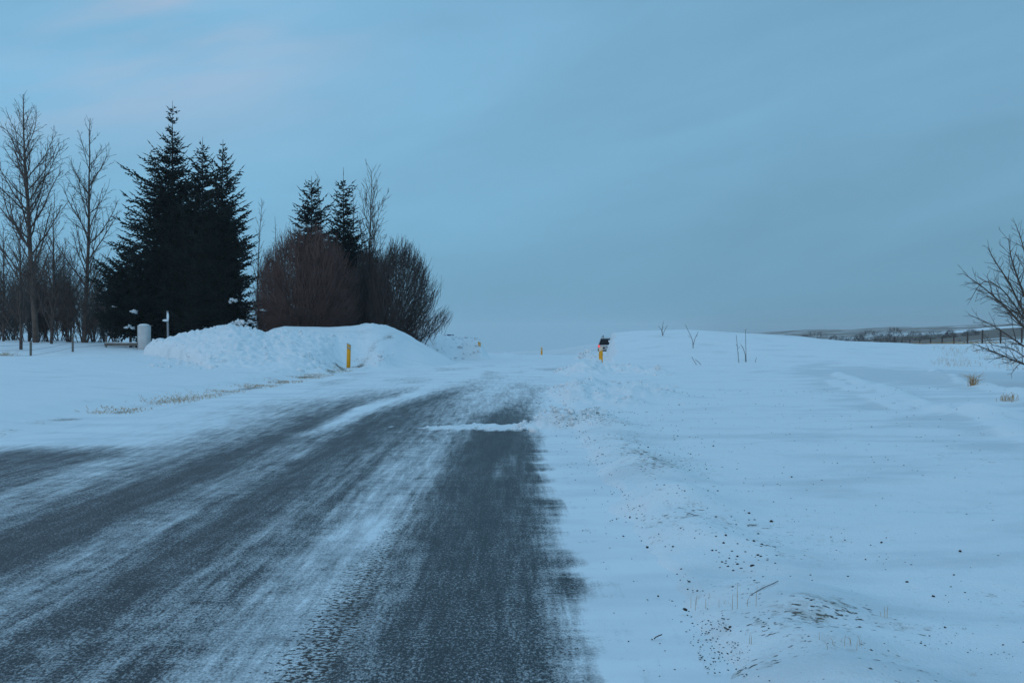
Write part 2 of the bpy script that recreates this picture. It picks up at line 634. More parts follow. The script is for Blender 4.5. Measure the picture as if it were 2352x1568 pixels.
def road_material():
    m, t, b = new_mat("wind_swept_asphalt")
    geo = T(t, 'ShaderNodeNewGeometry')
    pos = geo.outputs['Position']
    at_ = T(t, 'ShaderNodeAttribute', attribute_name='cover')
    sepn = T(t, 'ShaderNodeSeparateColor')
    t.links.new(at_.outputs['Color'], sepn.inputs[0])
    cover, crumb, _ = sepn.outputs
    wind = noise_node(t, pos, 1.0, 6, 0.7, (1.5, 6.5, 1), 0.05, 0.6)
    wind2 = noise_node(t, pos, 1.0, 4, 0.65, (5.0, 16, 1), -0.06, 0.5)
    along2 = noise_node(t, pos, 1.0, 3, 0.6, (20.0, 1.1, 1), 0.0, 0.2)
    along = noise_node(t, pos, 1.0, 4, 0.6, (7.0, 0.5, 1), 0.0, 0.3)
    grain = noise_node(t, pos, 1.0, 2, 0.7, (58, 32, 1))
    grain2 = noise_node(t, pos, 1.0, 2, 0.7, (110, 52, 1))
    grain3 = noise_node(t, pos, 1.0, 3, 0.65, (13, 5, 1))
    patch = noise_node(t, pos, 2.6, 5, 0.62, None, 0, 0.5)

    def dev(n, k):
        return M_(t, 'MULTIPLY', M_(t, 'SUBTRACT', n, 0.5), k)
    f = M_(t, 'ADD', M_(t, 'MULTIPLY', M_(t, 'SUBTRACT', cover, 0.5), 1.28), 0.49)
    # wind feathering, tyre smears and grain matter most where the cover is partial
    part = M_(t, 'MULTIPLY', M_(t, 'MULTIPLY', cover, M_(t, 'SUBTRACT', 1.04, cover)), 3.6)
    mod = M_(t, 'ADD', dev(wind, 0.50), M_(t, 'ADD', dev(wind2, 0.35), M_(t, 'ADD', dev(along, 1.15), M_(t, 'ADD', dev(along2, 0.9), M_(t, 'ADD', dev(grain3, 0.6), dev(patch, 0.55))))))
    f = M_(t, 'ADD', f, M_(t, 'MULTIPLY', mod, part))
    gp = M_(t, 'ADD', M_(t, 'MULTIPLY', M_(t, 'SUBTRACT', 1.04, cover), 0.62), M_(t, 'MULTIPLY', part, 0.18))
    f = M_(t, 'ADD', f, M_(t, 'MULTIPLY', M_(t, 'ADD', dev(grain, 2.4), dev(grain2, 2.2)), gp))
    f = maprange(t, f, 0.04, 1.0, False)
    agg = noise_node(t, pos, 70, 2, 0.6)
    asph = mixc(t, agg, (0.012, 0.014, 0.016), (0.048, 0.051, 0.055))
    nice = noise_node(t, pos, 0.9, 4, 0.55, (0.7, 1.3, 1))
    snowc = mixc(t, M_(t, 'MULTIPLY', maprange(t, M_(t, 'ADD', nice, 0.12), 0.52, 0.85), 0.55), SNOW_C, ICE_C)
    col = mixc(t, f, asph, snowc)
    # brown-black crumbs of frozen grit in the packed snow
    cr_ = noise_node(t, pos, 1.0, 3, 0.62, (34, 34, 1))
    cm = maprange(t, M_(t, 'ADD', cr_, M_(t, 'MULTIPLY', crumb, 0.33)), 0.77, 0.83)
    col = mixc(t, cm, col, (0.05, 0.042, 0.036))
    t.links.new(col, b.inputs['Base Color'])
    rr = T(t, 'ShaderNodeMapRange')
    rr.inputs[3].default_value = 0.55
    rr.inputs[4].default_value = 0.75
    t.links.new(f, rr.inputs[0])
    t.links.new(rr.outputs[0], b.inputs['Roughness'])
    b.inputs['Specular IOR Level'].default_value = 0.18
    bp = T(t, 'ShaderNodeBump')
    bp.inputs['Strength'].default_value = 0.3
    bp.inputs['Distance'].default_value = 0.012
    t.links.new(M_(t, 'ADD', f, M_(t, 'MULTIPLY', agg, 0.4)), bp.inputs['Height'])
    t.links.new(bp.outputs[0], b.inputs['Normal'])
    return m


MAT = {
    'snow': ground_material(), 'road': road_material(),
    'clump': simple('clean_snow', (0.82, 0.85, 0.87), 0.7, 0.05, 8),
    'needles': simple('spruce_needles', (0.011, 0.017, 0.013), 0.8, 0.45, 1.6, 0.15),
    'spruce_bark': simple('spruce_bark', (0.03, 0.024, 0.02), 0.9),
    'bark': simple('poplar_bark', (0.105, 0.075, 0.06), 0.85, 0.35, 3),
    'bark_dark': simple('dark_bark', (0.085, 0.060, 0.050), 0.85, 0.3, 3),
    'willow': simple('red_brown_twigs', (0.13, 0.074, 0.062), 0.85, 0.3, 1.2),
    'greytwig': simple('grey_twigs', (0.072, 0.056, 0.052), 0.85, 0.3, 1.2),
    'rtree': simple('birch_twigs', (0.10, 0.07, 0.055), 0.8, 0.35, 4),
    'drygrass': simple('dry_grass', (0.52, 0.34, 0.18), 0.85, 0.35, 12),
    'post': simple('marker_yellow', (0.93, 0.38, 0.012), 0.5, 0.10, 9),
    'post2': simple('marker_pale', (0.95, 0.66, 0.46), 0.4, 0.06, 9),
    'reflgrey': simple('dull_reflector', (0.46, 0.36, 0.24), 0.4, 0.1, 20),
    'wood': simple('grey_wood', (0.16, 0.14, 0.12), 0.85, 0.3, 9),
    'wire': simple('wire', (0.14, 0.13, 0.12), 0.5, 0.1, 9, 0.5, 0.6),
    'stone': simple('white_painted_stone', (0.60, 0.60, 0.60), 0.8, 0.10, 3),
    'sign': simple('sign_blue', (0.02, 0.05, 0.16), 0.4, 0.1, 9),
    'signw': simple('sign_white', (0.7, 0.7, 0.7), 0.5, 0.05, 9),
    'metal': simple('galvanised_steel', (0.26, 0.27, 0.28), 0.45, 0.2, 9, 0.5, 0.3),
    'car': simple('silver_paint', (0.50, 0.51, 0.52), 0.35, 0.06, 3, 0.5, 0.2),
    'cardark': simple('black_trim', (0.02, 0.02, 0.022), 0.5, 0.1, 5),
    'glass': simple('tinted_glass', (0.008, 0.010, 0.014), 0.35, 0.1, 5, 0.12),
    'tyre': simple('tyre', (0.025, 0.025, 0.025), 0.8, 0.1, 5),
    'plate': simple('number_plate', (0.62, 0.62, 0.60), 0.5, 0.05, 5),
    'clod': simple('frozen_dirt', (0.035, 0.027, 0.022), 0.9, 0.4, 30),
    'bush_far': simple('far_twigs', (0.07, 0.055, 0.05), 0.9, 0.2, 1),
}
mt, tt, bb = new_mat('tail_lamp')
bb.inputs['Base Color'].default_value = (0.5, 0.02, 0.02, 1)
bb.inputs['Emission Color'].default_value = (1.0, 0.10, 0.10, 1)
bb.inputs['Emission Strength'].default_value = 0.9
MAT['tail'] = mt

# ------------------------------------------------------------------ ground sheet
def rings():
    r = [0.25]
    while r[-1] < 4600:
        x = r[-1]
        st = 0.10 if x < 3.2 else 0.0085 if x < 38 else 0.0030 if x < 72 else 0.006 if x < 100 else 0.012 if x < 400 else 0.03
        r.append(x * (1 + st))
    return np.array(r)


def build_ground():
    rr = rings()
    dense = np.arctan(np.linspace(-0.455, 0.455, 820))
    coarse = np.linspace(dense[-1], 2 * math.pi + dense[0], 90)[1:-1]
    th = np.concatenate([dense, coarse])
    nt_, nr = len(th), len(rr)
    xx = rr[:, None] * np.sin(th)[None]
    yy = rr[:, None] * np.cos(th)[None]
    z, rough = terrain(xx.ravel(), yy.ravel())
    x, y = xx.ravel(), yy.ravel()
    s, r = left_edge(y) - x, x - right_edge(y)
    off = np.maximum(s, r)
    # the bed below the road sheet lies a little lower; the sheet is laid on it
    inside = np.minimum(sst(0.05, -0.35, s), sst(0.80, 0.55, r + 0.12 * fbm(x / 0.5, y / 0.6, 3, 91))) * sst(165, 150, y)
    z = z - 0.05 * inside + 0.006 * (1 - inside) * sst(2.5, 1.0, off)
    v = np.stack([x, y, z], 1)
    v = np.concatenate([v, [[0, 0, -0.05]]])
    i = np.arange(nr - 1)[:, None] * nt_
    j = np.arange(nt_)[None]
    k = (j + 1) % nt_
    q = np.stack([(i + j), (i + k), (i + nt_ + k), (i + nt_ + j)], -1).reshape(-1, 4)[:, ::-1]
    fan = np.stack([np.full(nt_, nr * nt_), np.arange(nt_), (np.arange(nt_) + 1) % nt_], 1)[:, ::-1]
    o = link_mesh('snow_ground', v, [q, fan], MAT['snow'], None, True)
    # what lies in and on the snow, and haze painted into the far centre
    d = np.hypot(x, y)
    n5 = fbm(x / 1.1, y / 1.6, 3, 301)
    wr = 1.32 + 0.22 * noise(y / 4.2, y * 0, 31) + curve(y) * 0.9
    dirt = 0.36 * np.exp(-((x - wr - 0.1) / 0.5) ** 2) * sst(4, 6.5, y) * sst(26, 20, y) * (0.55 + 0.6 * n5)
    dirt = dirt + 0.62 * bump(x, y, 0.78, 5.05, 0.33, 0.13) + 0.20 * bump(x, y, 3.0, 5.6, 1.7, 0.18) * (0.5 + n5)
    dirt = dirt + 0.60 * np.clip(rough, 0, 1) * np.where(x > 0, 0.72, 0.30) * (0.6 + 0.9 * n5) * sst(75, 60, d)
    dirt = dirt + 1.05 * np.exp(-((s - 0.45 - 0.35 * noise(y / 3, y * 0, 12)) / 0.28) ** 2) * (0.6 + 0.8 * noise(y / 2.2, y * 0, 13)) * sst(12, 20, y) * sst(75, 50, y)
    dirt = dirt + 0.35 * np.exp(-((s - 1.3) / 0.7) ** 2) * sst(16, 26, y) * sst(60, 45, y) * (0.5 + n5)
    dirt = dirt + 0.26 * sst(0.2, 1.0, r) * sst(30, 15, y) * (0.7 + 0.5 * n5)
    px = 1176 + F * x / np.maximum(y, 5)
    veg_haze = sst(95, 125, d) * (0.30 + 0.08 * sst(1450, 1750, px))  # the base share also dulls the far centre ground in place of haze
    veg_haze = veg_haze + 0.55 * sst(200, 260, d) * sst(420, 330, d) * sst(1700, 2000, px)
    veg_haze = veg_haze + 0.30 * sst(82, 92, y) * sst(135, 110, d) * sst(1800, 2050, px)
    veg_haze = veg_haze + 0.24 * sst(420, 700, d) * sst(1450, 1700, px) + 0.25 * noise(x / 70, y / 50, 401) * sst(100, 200, d)
    ice = 0.55 * bump(x, y, 15.0, 42, 6, 5) + 1.1 * bump(x, y, 12.2, 41, 1.8, 6.0) + 1.2 * bump(x, y, 14.6, 36, 2.6, 6.5) + 0.35 * sst(0, 1, r) * sst(34, 8, y) * (0.5 + 0.8 * fbm(x / 3.5, y / 2.2, 2, 321))
    ice = ice + 1.1 * sst(95, 130, d) * sst(1700, 1400, px)  # haze put in as colour: greys far centre snow towards the horizon sky
    tm, tb = 0.0, 0.0
    for (p, q, h, wd) in TRACKS:
        tm = np.maximum(tm, segdist(x, y, p, q, wd * 0.75))
        tb = np.maximum(tb, segdist(x, y, p, q, wd * 3.6))
    ice = ice + 0.5 * tb - 1.5 * tm
    ca = o.data.color_attributes.new('dirt', 'FLOAT_COLOR', 'POINT')
    c = np.zeros((len(v), 4), np.float32)
    c[:-1, 0], c[:-1, 1], c[:-1, 2] = np.clip(dirt, 0, 1.2), np.clip(veg_haze, 0, 1.2), np.clip(ice, -1.0, 1.2)
    ca.data.foreach_set('color', c.ravel())
    tag(o, 'wind packed snow field covering the roadside and hills', None, None, 'structure')
    return o


COVER = [  # distance, lateral offsets from the lane line, snow cover
    (4.5, [-8, -6.5, -6.2, -5.4, -4.75, -4.45, -4.1, -3.85, -3.6, -3.3, -3.0, -2.85, -2.7, -2.5, -2.38, -2.2, -1.95, -1.75, -1.62, -1.5, -1.4, -1.15, -0.95, -0.8, -0.68, -0.5, -0.2, 0, 0.14, 0.25, 0.40],
          [.9, .5, .25, .2, .3, .55, .55, .4, .3, .18, .24, .42, .56, .55, .30, .16, .20, .33, .36, .25, .45, .60, .68, .52, .30, .20, .13, .2, .24, .40, .95]),
    (14.5, [-8, -7, -6.4, -6.0, -5.4, -4.75, -4.45, -4.1, -3.85, -3.6, -3.3, -3.0, -2.85, -2.7, -2.5, -2.38, -2.2, -1.95, -1.75, -1.62, -1.5, -1.4, -1.15, -0.95, -0.8, -0.68, -0.5, -0.2, 0, 0.14, 0.25, 0.40],
          [1, .95, .6, .3, .22, .35, .62, .58, .42, .35, .16, .24, .38, .48, .45, .25, .14, .2, .33, .38, .26, .48, .52, .55, .48, .22, .12, .06, .12, .14, .40, .97]),
    (16.0, [-6.5, -4.9, -4.6, -4.35, -4.05, -3.8, -3.5, -3.25, -3.0, -2.8, -2.6, -2.3, -1.9, -1.5, -1.2, -0.9, -0.7, -0.5, -0.2, 0.15, 0.28, 0.45],
          [.93, .88, .80, .62, .55, .45, .35, .14, .28, .42, .38, .12, .2, .3, .46, .5, .3, .08, .06, .12, .4, .97]),
    (21.0, [-6, -4.9, -4.5, -4.2, -3.8, -3.4, -3.15, -3.05, -2.95, -2.68, -2.55, -2.1, -1.7, -1.3, -0.9, -0.55, -0.4, -0.1, 0.15, 0.3, 0.5],
          [.92, .82, .74, .58, .42, .2, .24, .6, .98, .7, .22, .15, .25, .42, .58, .3, .12, .14, .3, .7, .98]),
    (24.0, [-6, -5.2, -4.6, -3.94, -3.4, -3.22, -3.12, -2.78, -2.66, -2.25, -1.85, -1.35, -0.9, -0.5, -0.3, -0.1, 0.1, 0.4, 0.6],
          [.88, .74, .62, .48, .25, .35, .98, 1, .6, .2, .28, .5, .62, .72, .4, .35, .4, .75, .98]),
    (28.5, [-6, -4.7, -4.3, -3.9, -3.2, -2.95, -2.75, -2.5, -2.2, -2.0, -1.7, -1.3, -0.82, -0.5, -0.2, 0.05, 0.3, 0.6],
          [.97, .86, .78, .6, .45, .55, .97, .9, .4, .22, .32, .7, .82, .6, .8, .65, .75, .98]),
    (34.0, [-6, -4, -2.8, -2.2, -1.7, -1.3, -0.9, -0.4, 0.05, 0.5], [.93, .90, .93, .82, .62, .75, .85, .8, .86, .98]),
    (42.0, [-6, -4, -2, -1, 0, 0.5], [.99, .95, .95, .9, .94, .99]),
    (60.0, [-6, -3, 0], [.98, .96, .98]),
    (160.0, [-6, -3, 0], [.97, .96, .97]),
]


def cover(u, y):
    y0 = np.clip(y, 4.5, 159.9)
    ds = np.array([c[0] for c in COVER])
    tab = np.stack([np.interp(u, c[1], c[2]) for c in COVER])
    k = np.clip(np.searchsorted(ds, y0, 'right') - 1, 0, len(ds) - 2)
    t = (y0 - ds[k]) / (ds[k + 1] - ds[k])
    i = np.arange(len(u))
    return tab[k, i] * (1 - t) + tab[k + 1, i] * t


def build_road():
    us = np.arange(-8.9, 1.02, 0.04)
    vs = [-30.0, -20, -12, -6, -2, 0.5, 2.0]
    while vs[-1] < 158:
        vs.append(vs[-1] * 1.011 + 0.002)
    vs = np.array(vs)
    uu, yy = np.meshgrid(us, vs)
    u, y = uu.ravel(), yy.ravel()
    x = u + curve(y)
    # the berm of ploughed snow across the near lane
    bx, by = x, y - 18.55 - 0.30 * fbm(x / 0.7, x * 0, 4, 3, 0.6) - 0.10 * (x + 0.5)
    wv = 0.30 + 0.22 * np.clip(x + 1.2, 0, 2)
    berm = np.exp(-(by / wv) ** 2) * sst(-1.9, -0.6, x)
    tail = np.exp(-((y - 18.95 - 0.10 * fbm(x * 2.3, x * 0, 3, 4)) / (0.09 + 0.06 * noise(x * 3, x * 0, 8))) ** 2) * sst(-2.4, -1.5, x) * sst(-0.4, -1.0, x) * sst(-0.3, 0.1, noise(x * 2.2, x * 0 + 5, 9) + 0.25 * (x + 2.2))
    lum = np.abs(fbm(x / 0.16, y / 0.25, 2, 211))
    z = road_z(y) + 0.004 + 0.075 * berm * (0.55 + 0.75 * lum) + 0.018 * tail
    # the far strip of the sheet is packed snow with low ruts
    z = z + 0.006 * fbm(x / 0.9, y / 4.0, 2, 77) * sst(2, 5, y)
    c = cover(u + 0.035 * noise(y / 1.3, y * 0 + 1, 61) + 0.07 * fbm(y / 0.30, y * 0 + 4, 4, 62, 0.75) * np.exp(-((u - 0.28) / 0.3) ** 2)
              - 0.10 * np.clip(fbm(y / 0.9, y * 0 + 7, 4, 63, 0.65) - 0.1, 0, 1) * np.exp(-((u - 0.35) / 0.3) ** 2), y)
    c = np.where((u < -0.6) | (y > 17), np.clip(c, 0, 1) ** (1 + np.where(u < -2.4, 0.30, 0.0) * sst(19, 9, y)), c)
    c = c - 0.42 * bump(u, y, 0.36, 10.0, 0.08, 0.5) - 0.4 * bump(u, y, 0.36, 6.9, 0.1, 0.25)
    c = c - 0.16 * bump(u, y, -1.5, 7.0, 0.07, 0.5) - 0.12 * bump(u, y, -1.5, 11, 0.06, 1.0)
    c = c + 0.25 * bump(u, y, -2.05, 5.55, 0.06, 0.25) + 0.22 * bump(u, y, -1.05, 9.0, 0.10, 1.2) + 0.3 * bump(u, y, -0.15, 12.9, 0.05, 0.8)
    c = c + 0.25 * bump(u, y, 0.0, 13.6, 0.04, 0.6)
    c = c - 0.3 * np.clip(fbm(x / 1.2, y / 6.0, 2, 251), 0, 1) * sst(26, 34, y) * sst(70, 50, y)
    c = c - 0.28 * np.exp(-((u - 0.52) / 0.07) ** 2) * np.clip(noise(y / 0.16, y * 0 + 3, 19), 0, 1) * sst(15, 11, y)
    c = np.maximum(c, 1.05 * np.maximum(sst(0.2, 0.45, berm), sst(0.2, 0.5, tail)))
    crumb = 0.72 * np.exp(-((u + 0.80) / 0.22) ** 2) * sst(13, 10, y) + 0.36 * np.exp(-((u + 1.05) / 0.32) ** 2) * sst(10, 5.5, y)
    crumb = crumb + 0.55 * (berm > 0.3) * (noise(x / 0.3, y / 0.2, 5) > 0.0) + 0.5 * np.exp(-((u + 4.3) / 0.3) ** 2) * sst(20, 15, y)
    nu, nv = len(us), len(vs)
    i = np.arange(nv - 1)[:, None] * nu
    j = np.arange(nu - 1)[None]
    q = np.stack([i + j, i + j + 1, i + nu + j + 1, i + nu + j], -1).reshape(-1, 4)
    # the sheet stops where the verges rise over it
    o = link_mesh('road', np.stack([x, y, z], 1), [q], MAT['road'], None, True)
    ca = o.data.color_attributes.new('cover', 'FLOAT_COLOR', 'POINT')
    a = np.zeros((len(x), 4), np.float32)
    a[:, 0], a[:, 1] = np.clip(c, 0.02, 1.05), np.clip(crumb, 0, 1)
    ca.data.foreach_set('color', a.ravel())
    tag(o, 'two lane asphalt road half covered with blown snow', None, None, 'structure')


build_ground()
build_road()


# ------------------------------------------------------------------ bare trees
def grow(sg, rng, p, d, length, r, lvl, P):
    """one limb: walks forward, bends upwards, throws side limbs"""
    n = max(2, int(length / P['step'][min(lvl, len(P['step']) - 1)]))
    st = length / n
    tip = P['tip']
    side = rng.random() * 6.28
    for k in range(n):
        t = (k + 1) / n
        r2 = max(tip, r * (1 - 0.85 / n * (k + 1) / (1 + 0)) if lvl == 0 else r * (1 - 0.7 * t))
        r1 = max(tip, r * (1 - 0.85 / n * k) if lvl == 0 else r * (1 - 0.7 * k / n))
        wob = P['wob'][min(lvl, len(P['wob']) - 1)]
        d = (d + Vector((rng.gauss(0, wob), rng.gauss(0, wob), rng.gauss(0, wob) + P['up'][min(lvl, len(P['up']) - 1)])) + P['wind'] * (0.02 * lvl)).normalized()
        q = p + d * st
        sg.add(p, q, r1, r2)
        if lvl < P['levels'] and t > (P['bare'] if lvl == 0 else 0.12):
            m = P['kids'][lvl]
            cnt = int(m) + (rng.random() < m - int(m))
            for c in range(cnt):
                side += 2.4 + rng.uniform(-0.5, 0.5)
                ax = d.orthogonal().normalized()
                ax = Matrix.Rotation(side, 3, d) @ ax
                ang = P['ang'][lvl] * rng.uniform(0.75, 1.25)
                nd = (d * math.cos(ang) + ax * math.sin(ang)).normalized()
                if lvl == 0:
                    kl = P['reach'](t) * rng.uniform(0.65, 1.12)
                else:
                    kl = length * P['ratio'][lvl] * (1.05 - 0.6 * t) * rng.uniform(0.6, 1.2)
                if kl > P['min']:
                    grow(sg, rng, p + (q - p) * rng.random(), nd, kl, max(tip, min(r1 * 0.55, kl * P['thick'])), lvl + 1, P)
        p = q


def tree_params(**kw):
    P = dict(step=[0.42, 0.3, 0.22, 0.16], wob=[0.014, 0.07, 0.12, 0.16], up=[0.03, 0.07, 0.05, 0.03], levels=3, bare=0.12,
             kids=[1.7, 0.95, 0.7, 0.0], ang=[0.72, 0.62, 0.7, 0.7], ratio=[0.4, 0.45, 0.5, 0.5], min=0.14, thick=0.018, tip=0.0095,
             reach=lambda t: 2.6 * (1.05 - t) ** 0.7 + 0.25, wind=Vector((0, 0, 0)))
    P.update(kw)
    return P


def bare_tree(name, label, px, py, top, d, seed, P, mat, trunk_r, group, lean=0.0, sides=4):
    base = at(px, py, d)
    base.z = gz(base.x, base.y) - 0.12
    h = (CAM_H - (top - HORIZON) * d / F) - base.z
    rng = random.Random(seed)
    root = tag(empty(name, base), label, 'tree', group)
    tr, cr_ = Segs(), Segs()
    # trunk first, then everything that grows from it
    P0 = dict(P)
    sg = Segs()
    grow(sg, rng, Vector((0, 0, 0)), Vector((lean, 0, 1)).normalized(), h, trunk_r, 0, P0)
    # split: thick pieces belong to the trunk, the rest to the crown
    for a, b, r0, r1 in zip(sg.a, sg.b, sg.r0, sg.r1):
        (tr if r0 > trunk_r * 0.40 else cr_).add(a, b, r0, r1)
    tr.obj('trunk', mat, root, 7, True)
    cr_.obj('branches', mat, root, 3)
    return root


GB = 'bare trees and shrubs behind the left snowbank'


def pop_reach(t):
    return float(np.interp(t, [0, 0.2, 0.4, 0.6, 0.8, 0.93, 1], [2.2, 3.4, 4.4, 3.9, 2.6, 1.3, 0.6]))


POP = tree_params(reach=pop_reach, kids=[1.7, 1.25, 0.95, 0], up=[0.03, 0.055, 0.05, 0.03])
bare_tree('bare_tree', 'tallest bare tree, straight brown trunk with rising limbs, at the left edge of the grove', 83, 792, 214, 74, 11, POP, MAT['bark'], 0.19, GB, -0.012)
bare_tree('bare_tree', 'tall slender bare tree just left of the dark spruces, long limbs on its right', 193, 790, 274, 77, 23,
          tree_params(reach=lambda t: 0.85 * pop_reach(t), kids=[1.3, 1.2, 0.9, 0], up=[0.03, 0.055, 0.05, 0.03]), MAT['bark'], 0.15, GB, 0.012)
small = tree_params(reach=lambda t: 2.4 * (1.05 - t) ** 0.6 + 0.2, kids=[2.4, 1.35, 1.0, 0], bare=0.10, ang=[0.6, 0.6, 0.7, 0.7])
bare_tree('bare_tree', 'low bare tree with a forked short trunk standing nearest the wire fence', 48, 815, 490, 61, 31, small, MAT['bark_dark'], 0.085, GB)
bare_tree('bare_tree', 'thin bare tree between the two tallest bare trees', 118, 798, 455, 70, 32, small, MAT['bark_dark'], 0.09, GB, 0.02)
bare_tree('bare_tree', 'thin bare tree cut by the picture edge, left of the tallest one', 8, 795, 520, 76, 33, small, MAT['bark_dark'], 0.08, GB)
bare_tree('bare_tree', 'slim bare tree whose pale twigs show over the gap right of the big spruces', 597, 775, 458, 80, 34, tree_params(reach=lambda t: 1.5 * (1.05 - t) ** 0.6 + 0.2, ang=[0.45, 0.5, 0.6, 0.6]), MAT['bark'], 0.07, GB, 0.015)
bare_tree('larch_tree', 'small bare larch with short level twigs over the red brown bush', 632, 775, 497, 79, 35, tree_params(reach=lambda t: 1.3 * (1.02 - t) + 0.12, ang=[1.3, 0.7, 0.7, 0.7], up=[0.03, 0.01, 0.02, 0], kids=[2.6, 0.8, 0, 0], levels=2), MAT['bark_dark'], 0.06, GB)
bare_tree('bare_tree', 'thin bare tree showing between the two smaller spruce tops', 752, 775, 402, 80, 36, tree_params(reach=lambda t: 1.3 * (1.05 - t) ** 0.6 + 0.2, ang=[0.4, 0.5, 0.6, 0.6], kids=[2.2, 0.9, 0.6, 0]), MAT['bark_dark'], 0.07, GB)
bare_tree('bare_tree', 'bare tree with upright pale limbs right of the slim spruce', 846, 775, 392, 76, 37, tree_params(reach=lambda t: 3.8 * (1.05 - t) ** 0.6 + 0.3, ang=[0.42, 0.5, 0.6, 0.6], kids=[1.9, 1.1, 0.7, 0], bare=0.25), MAT['bark'], 0.09, GB, 0.012)
bare_tree('bare_tree', 'bare tree with fine drooping twigs standing close behind the slim spruce', 816, 775, 436, 79, 38, tree_params(reach=lambda t: 1.6 * (1.05 - t) ** 0.6 + 0.2, ang=[0.4, 0.5, 0.6, 0.6]), MAT['bark_dark'], 0.06, GB)


def shrub(name, label, px, py, d, height, spread, stems, seed, mat, P, group, lean=(0, 0), r=0.03, half=math.pi, cat='bush', start=0.35):
    base = at(px, py, d)
    base.z = gz(base.x, base.y) - 0.1
    rng = random.Random(seed)
    sg = Segs()
    for k in range(stems):
        a = rng.uniform(-half, half)
        tilt = rng.random() ** 0.6 * spread
        dr = Vector((math.cos(a) * tilt + lean[0], math.sin(a) * tilt * 0.8 + lean[1], 1)).normalized()
        st = Vector((math.cos(a) * start * rng.random(), math.sin(a) * start * rng.random(), 0))
        ln = height * rng.uniform(0.72, 1.05) / (0.45 + 0.55 * dr.z)
        grow(sg, rng, st, dr, ln, r * rng.uniform(0.7, 1.2), 1, P)
    root = tag(empty(name, base), label, cat, group)
    stm, tw = Segs(), Segs()
    for a, b, r0, r1 in zip(sg.a, sg.b, sg.r0, sg.r1):
        (stm if r0 > r * 0.55 else tw).add(a, b, r0, r1)
    if len(stm.a):
        stm.obj('stems', mat, root, 4)
    tw.obj('twigs', mat, root, 3)
    return root


SH = tree_params(step=[0.4, 0.30, 0.20, 0.16], wob=[0.04, 0.07, 0.10, 0.12], up=[0, 0.03, 0.03, 0.02], levels=3, kids=[0, 2.0, 1.2, 0],
                 ang=[0.5, 0.5, 0.55, 0.6], ratio=[0.4, 0.36, 0.5, 0.5], tip=0.008, min=0.12)
rs = random.Random(5)
where = ['at the far left picture edge', 'just right of the left picture edge', 'behind the low forked tree', 'left of the tallest bare trunk', 'behind the tallest bare trunk',
         'right of the tallest bare trunk', 'behind the thin middle tree', 'between the thin tree and the slender tree', 'left of the slender tree trunk',
         'behind the slender tree trunk', 'right of the slender tree trunk', 'beside the lowest spruce branches']
for i, w_ in enumerate(where):
    px = -12 + i * 25 + rs.uniform(-5, 5)
    hh = rs.uniform(4.2, 6.0) if i < 9 else rs.uniform(3.4, 5.2)
    shrub('bare_shrub', 'leafless grey brown shrub in the thicket ' + w_, px, 790, rs.uniform(77, 88), hh, 0.55, 11, 100 + i,
          MAT['bark_dark'] if i % 3 else MAT['greytwig'], SH, 'leafless shrubs in the left thicket', r=0.035)

DENSE = tree_params(step=[0.4, 0.30, 0.17, 0.15], wob=[0.04, 0.05, 0.09, 0.12], up=[0, 0.01, 0.03, 0.03], levels=3, kids=[0, 2.6, 1.5, 0],
                    ang=[0.5, 0.42, 0.5, 0.6], ratio=[0.4, 0.30, 0.5, 0.5], tip=0.0085, min=0.12)


def dome_bush(name, label, px, py, d, prof, n, ln, seed, mat, group=None, lean=0.0, r=0.0075, inner=0.25, fan=0.12, depth=0.75, jit=0.32):
    """prof: (photo y, left edge, right edge) of the crown outline; twigs radiate from low inside it"""
    base = at(px, py, d)
    base.z = gz(base.x, base.y) - 0.1
    rng = random.Random(seed)
    pz = np.array([CAM_H - (a - HORIZON) * d / F - base.z for a, _, _ in prof])[::-1]
    lo = np.array([(b - px) * d / F for _, b, _ in prof])[::-1]
    hi = np.array([(c - px) * d / F for _, _, c in prof])[::-1]
    zt = pz[-1]
    tw, stm = Segs(), Segs()
    for k in range(n):
        z = zt * (1 - (1 - rng.random()) ** 0.8) if rng.random() < 0.5 else zt * rng.random()
        a, b = float(np.interp(z, pz, lo)), float(np.interp(z, pz, hi))
        m, w_ = (a + b) / 2, (b - a) / 2
        th = rng.random() * 6.283
        q = rng.uniform(inner, 1.0) ** 0.5 * (1.0 + rng.gauss(0, 0.05) + 0.24 * float(noise(th * 2.2 + seed, z * 1.6)) + (rng.uniform(0.02, 0.20) if rng.random() < 0.13 else 0))
        p = Vector((m + math.cos(th) * w_ * q, math.sin(th) * w_ * q * depth, z * (1 + rng.gauss(0, 0.04) + 0.11 * float(noise(th * 1.6, m + seed * 3.3 + q * 2)))))
        o = Vector((m * 0.4, 0, zt * fan))
        dr = (p - o).normalized() + Vector((rng.gauss(0, jit) + lean * 0.3, rng.gauss(0, jit), rng.gauss(0, jit) + 0.15))
        dr.normalize()
        l = ln * rng.uniform(0.5, 1.2)
        c = p - dr * l * 0.8
        mid = c + dr * l * 0.5 + Vector((rng.gauss(0, 0.03), rng.gauss(0, 0.03), rng.gauss(0, 0.03)))
        tw.add(c, mid, r * 1.2, r)
        tw.add(mid, p + dr * l * 0.2, r, r * 0.6)
        if k % 45 == 0:
            st = Vector((rng.gauss(0, 0.25) + m * 0.15, rng.gauss(0, 0.25), 0))
            m1 = st.lerp(c, 0.5) + Vector((rng.gauss(0, 0.1), rng.gauss(0, 0.1), 0.1 * zt))
            stm.add(st, m1, 0.03, 0.022)
            stm.add(m1, c, 0.022, 0.010)
    root = tag(empty(name, base), label[:200], 'bush', group)
    stm.obj('stems', mat, root, 4)
    tw.obj('twigs', mat, root, 3)
    return root


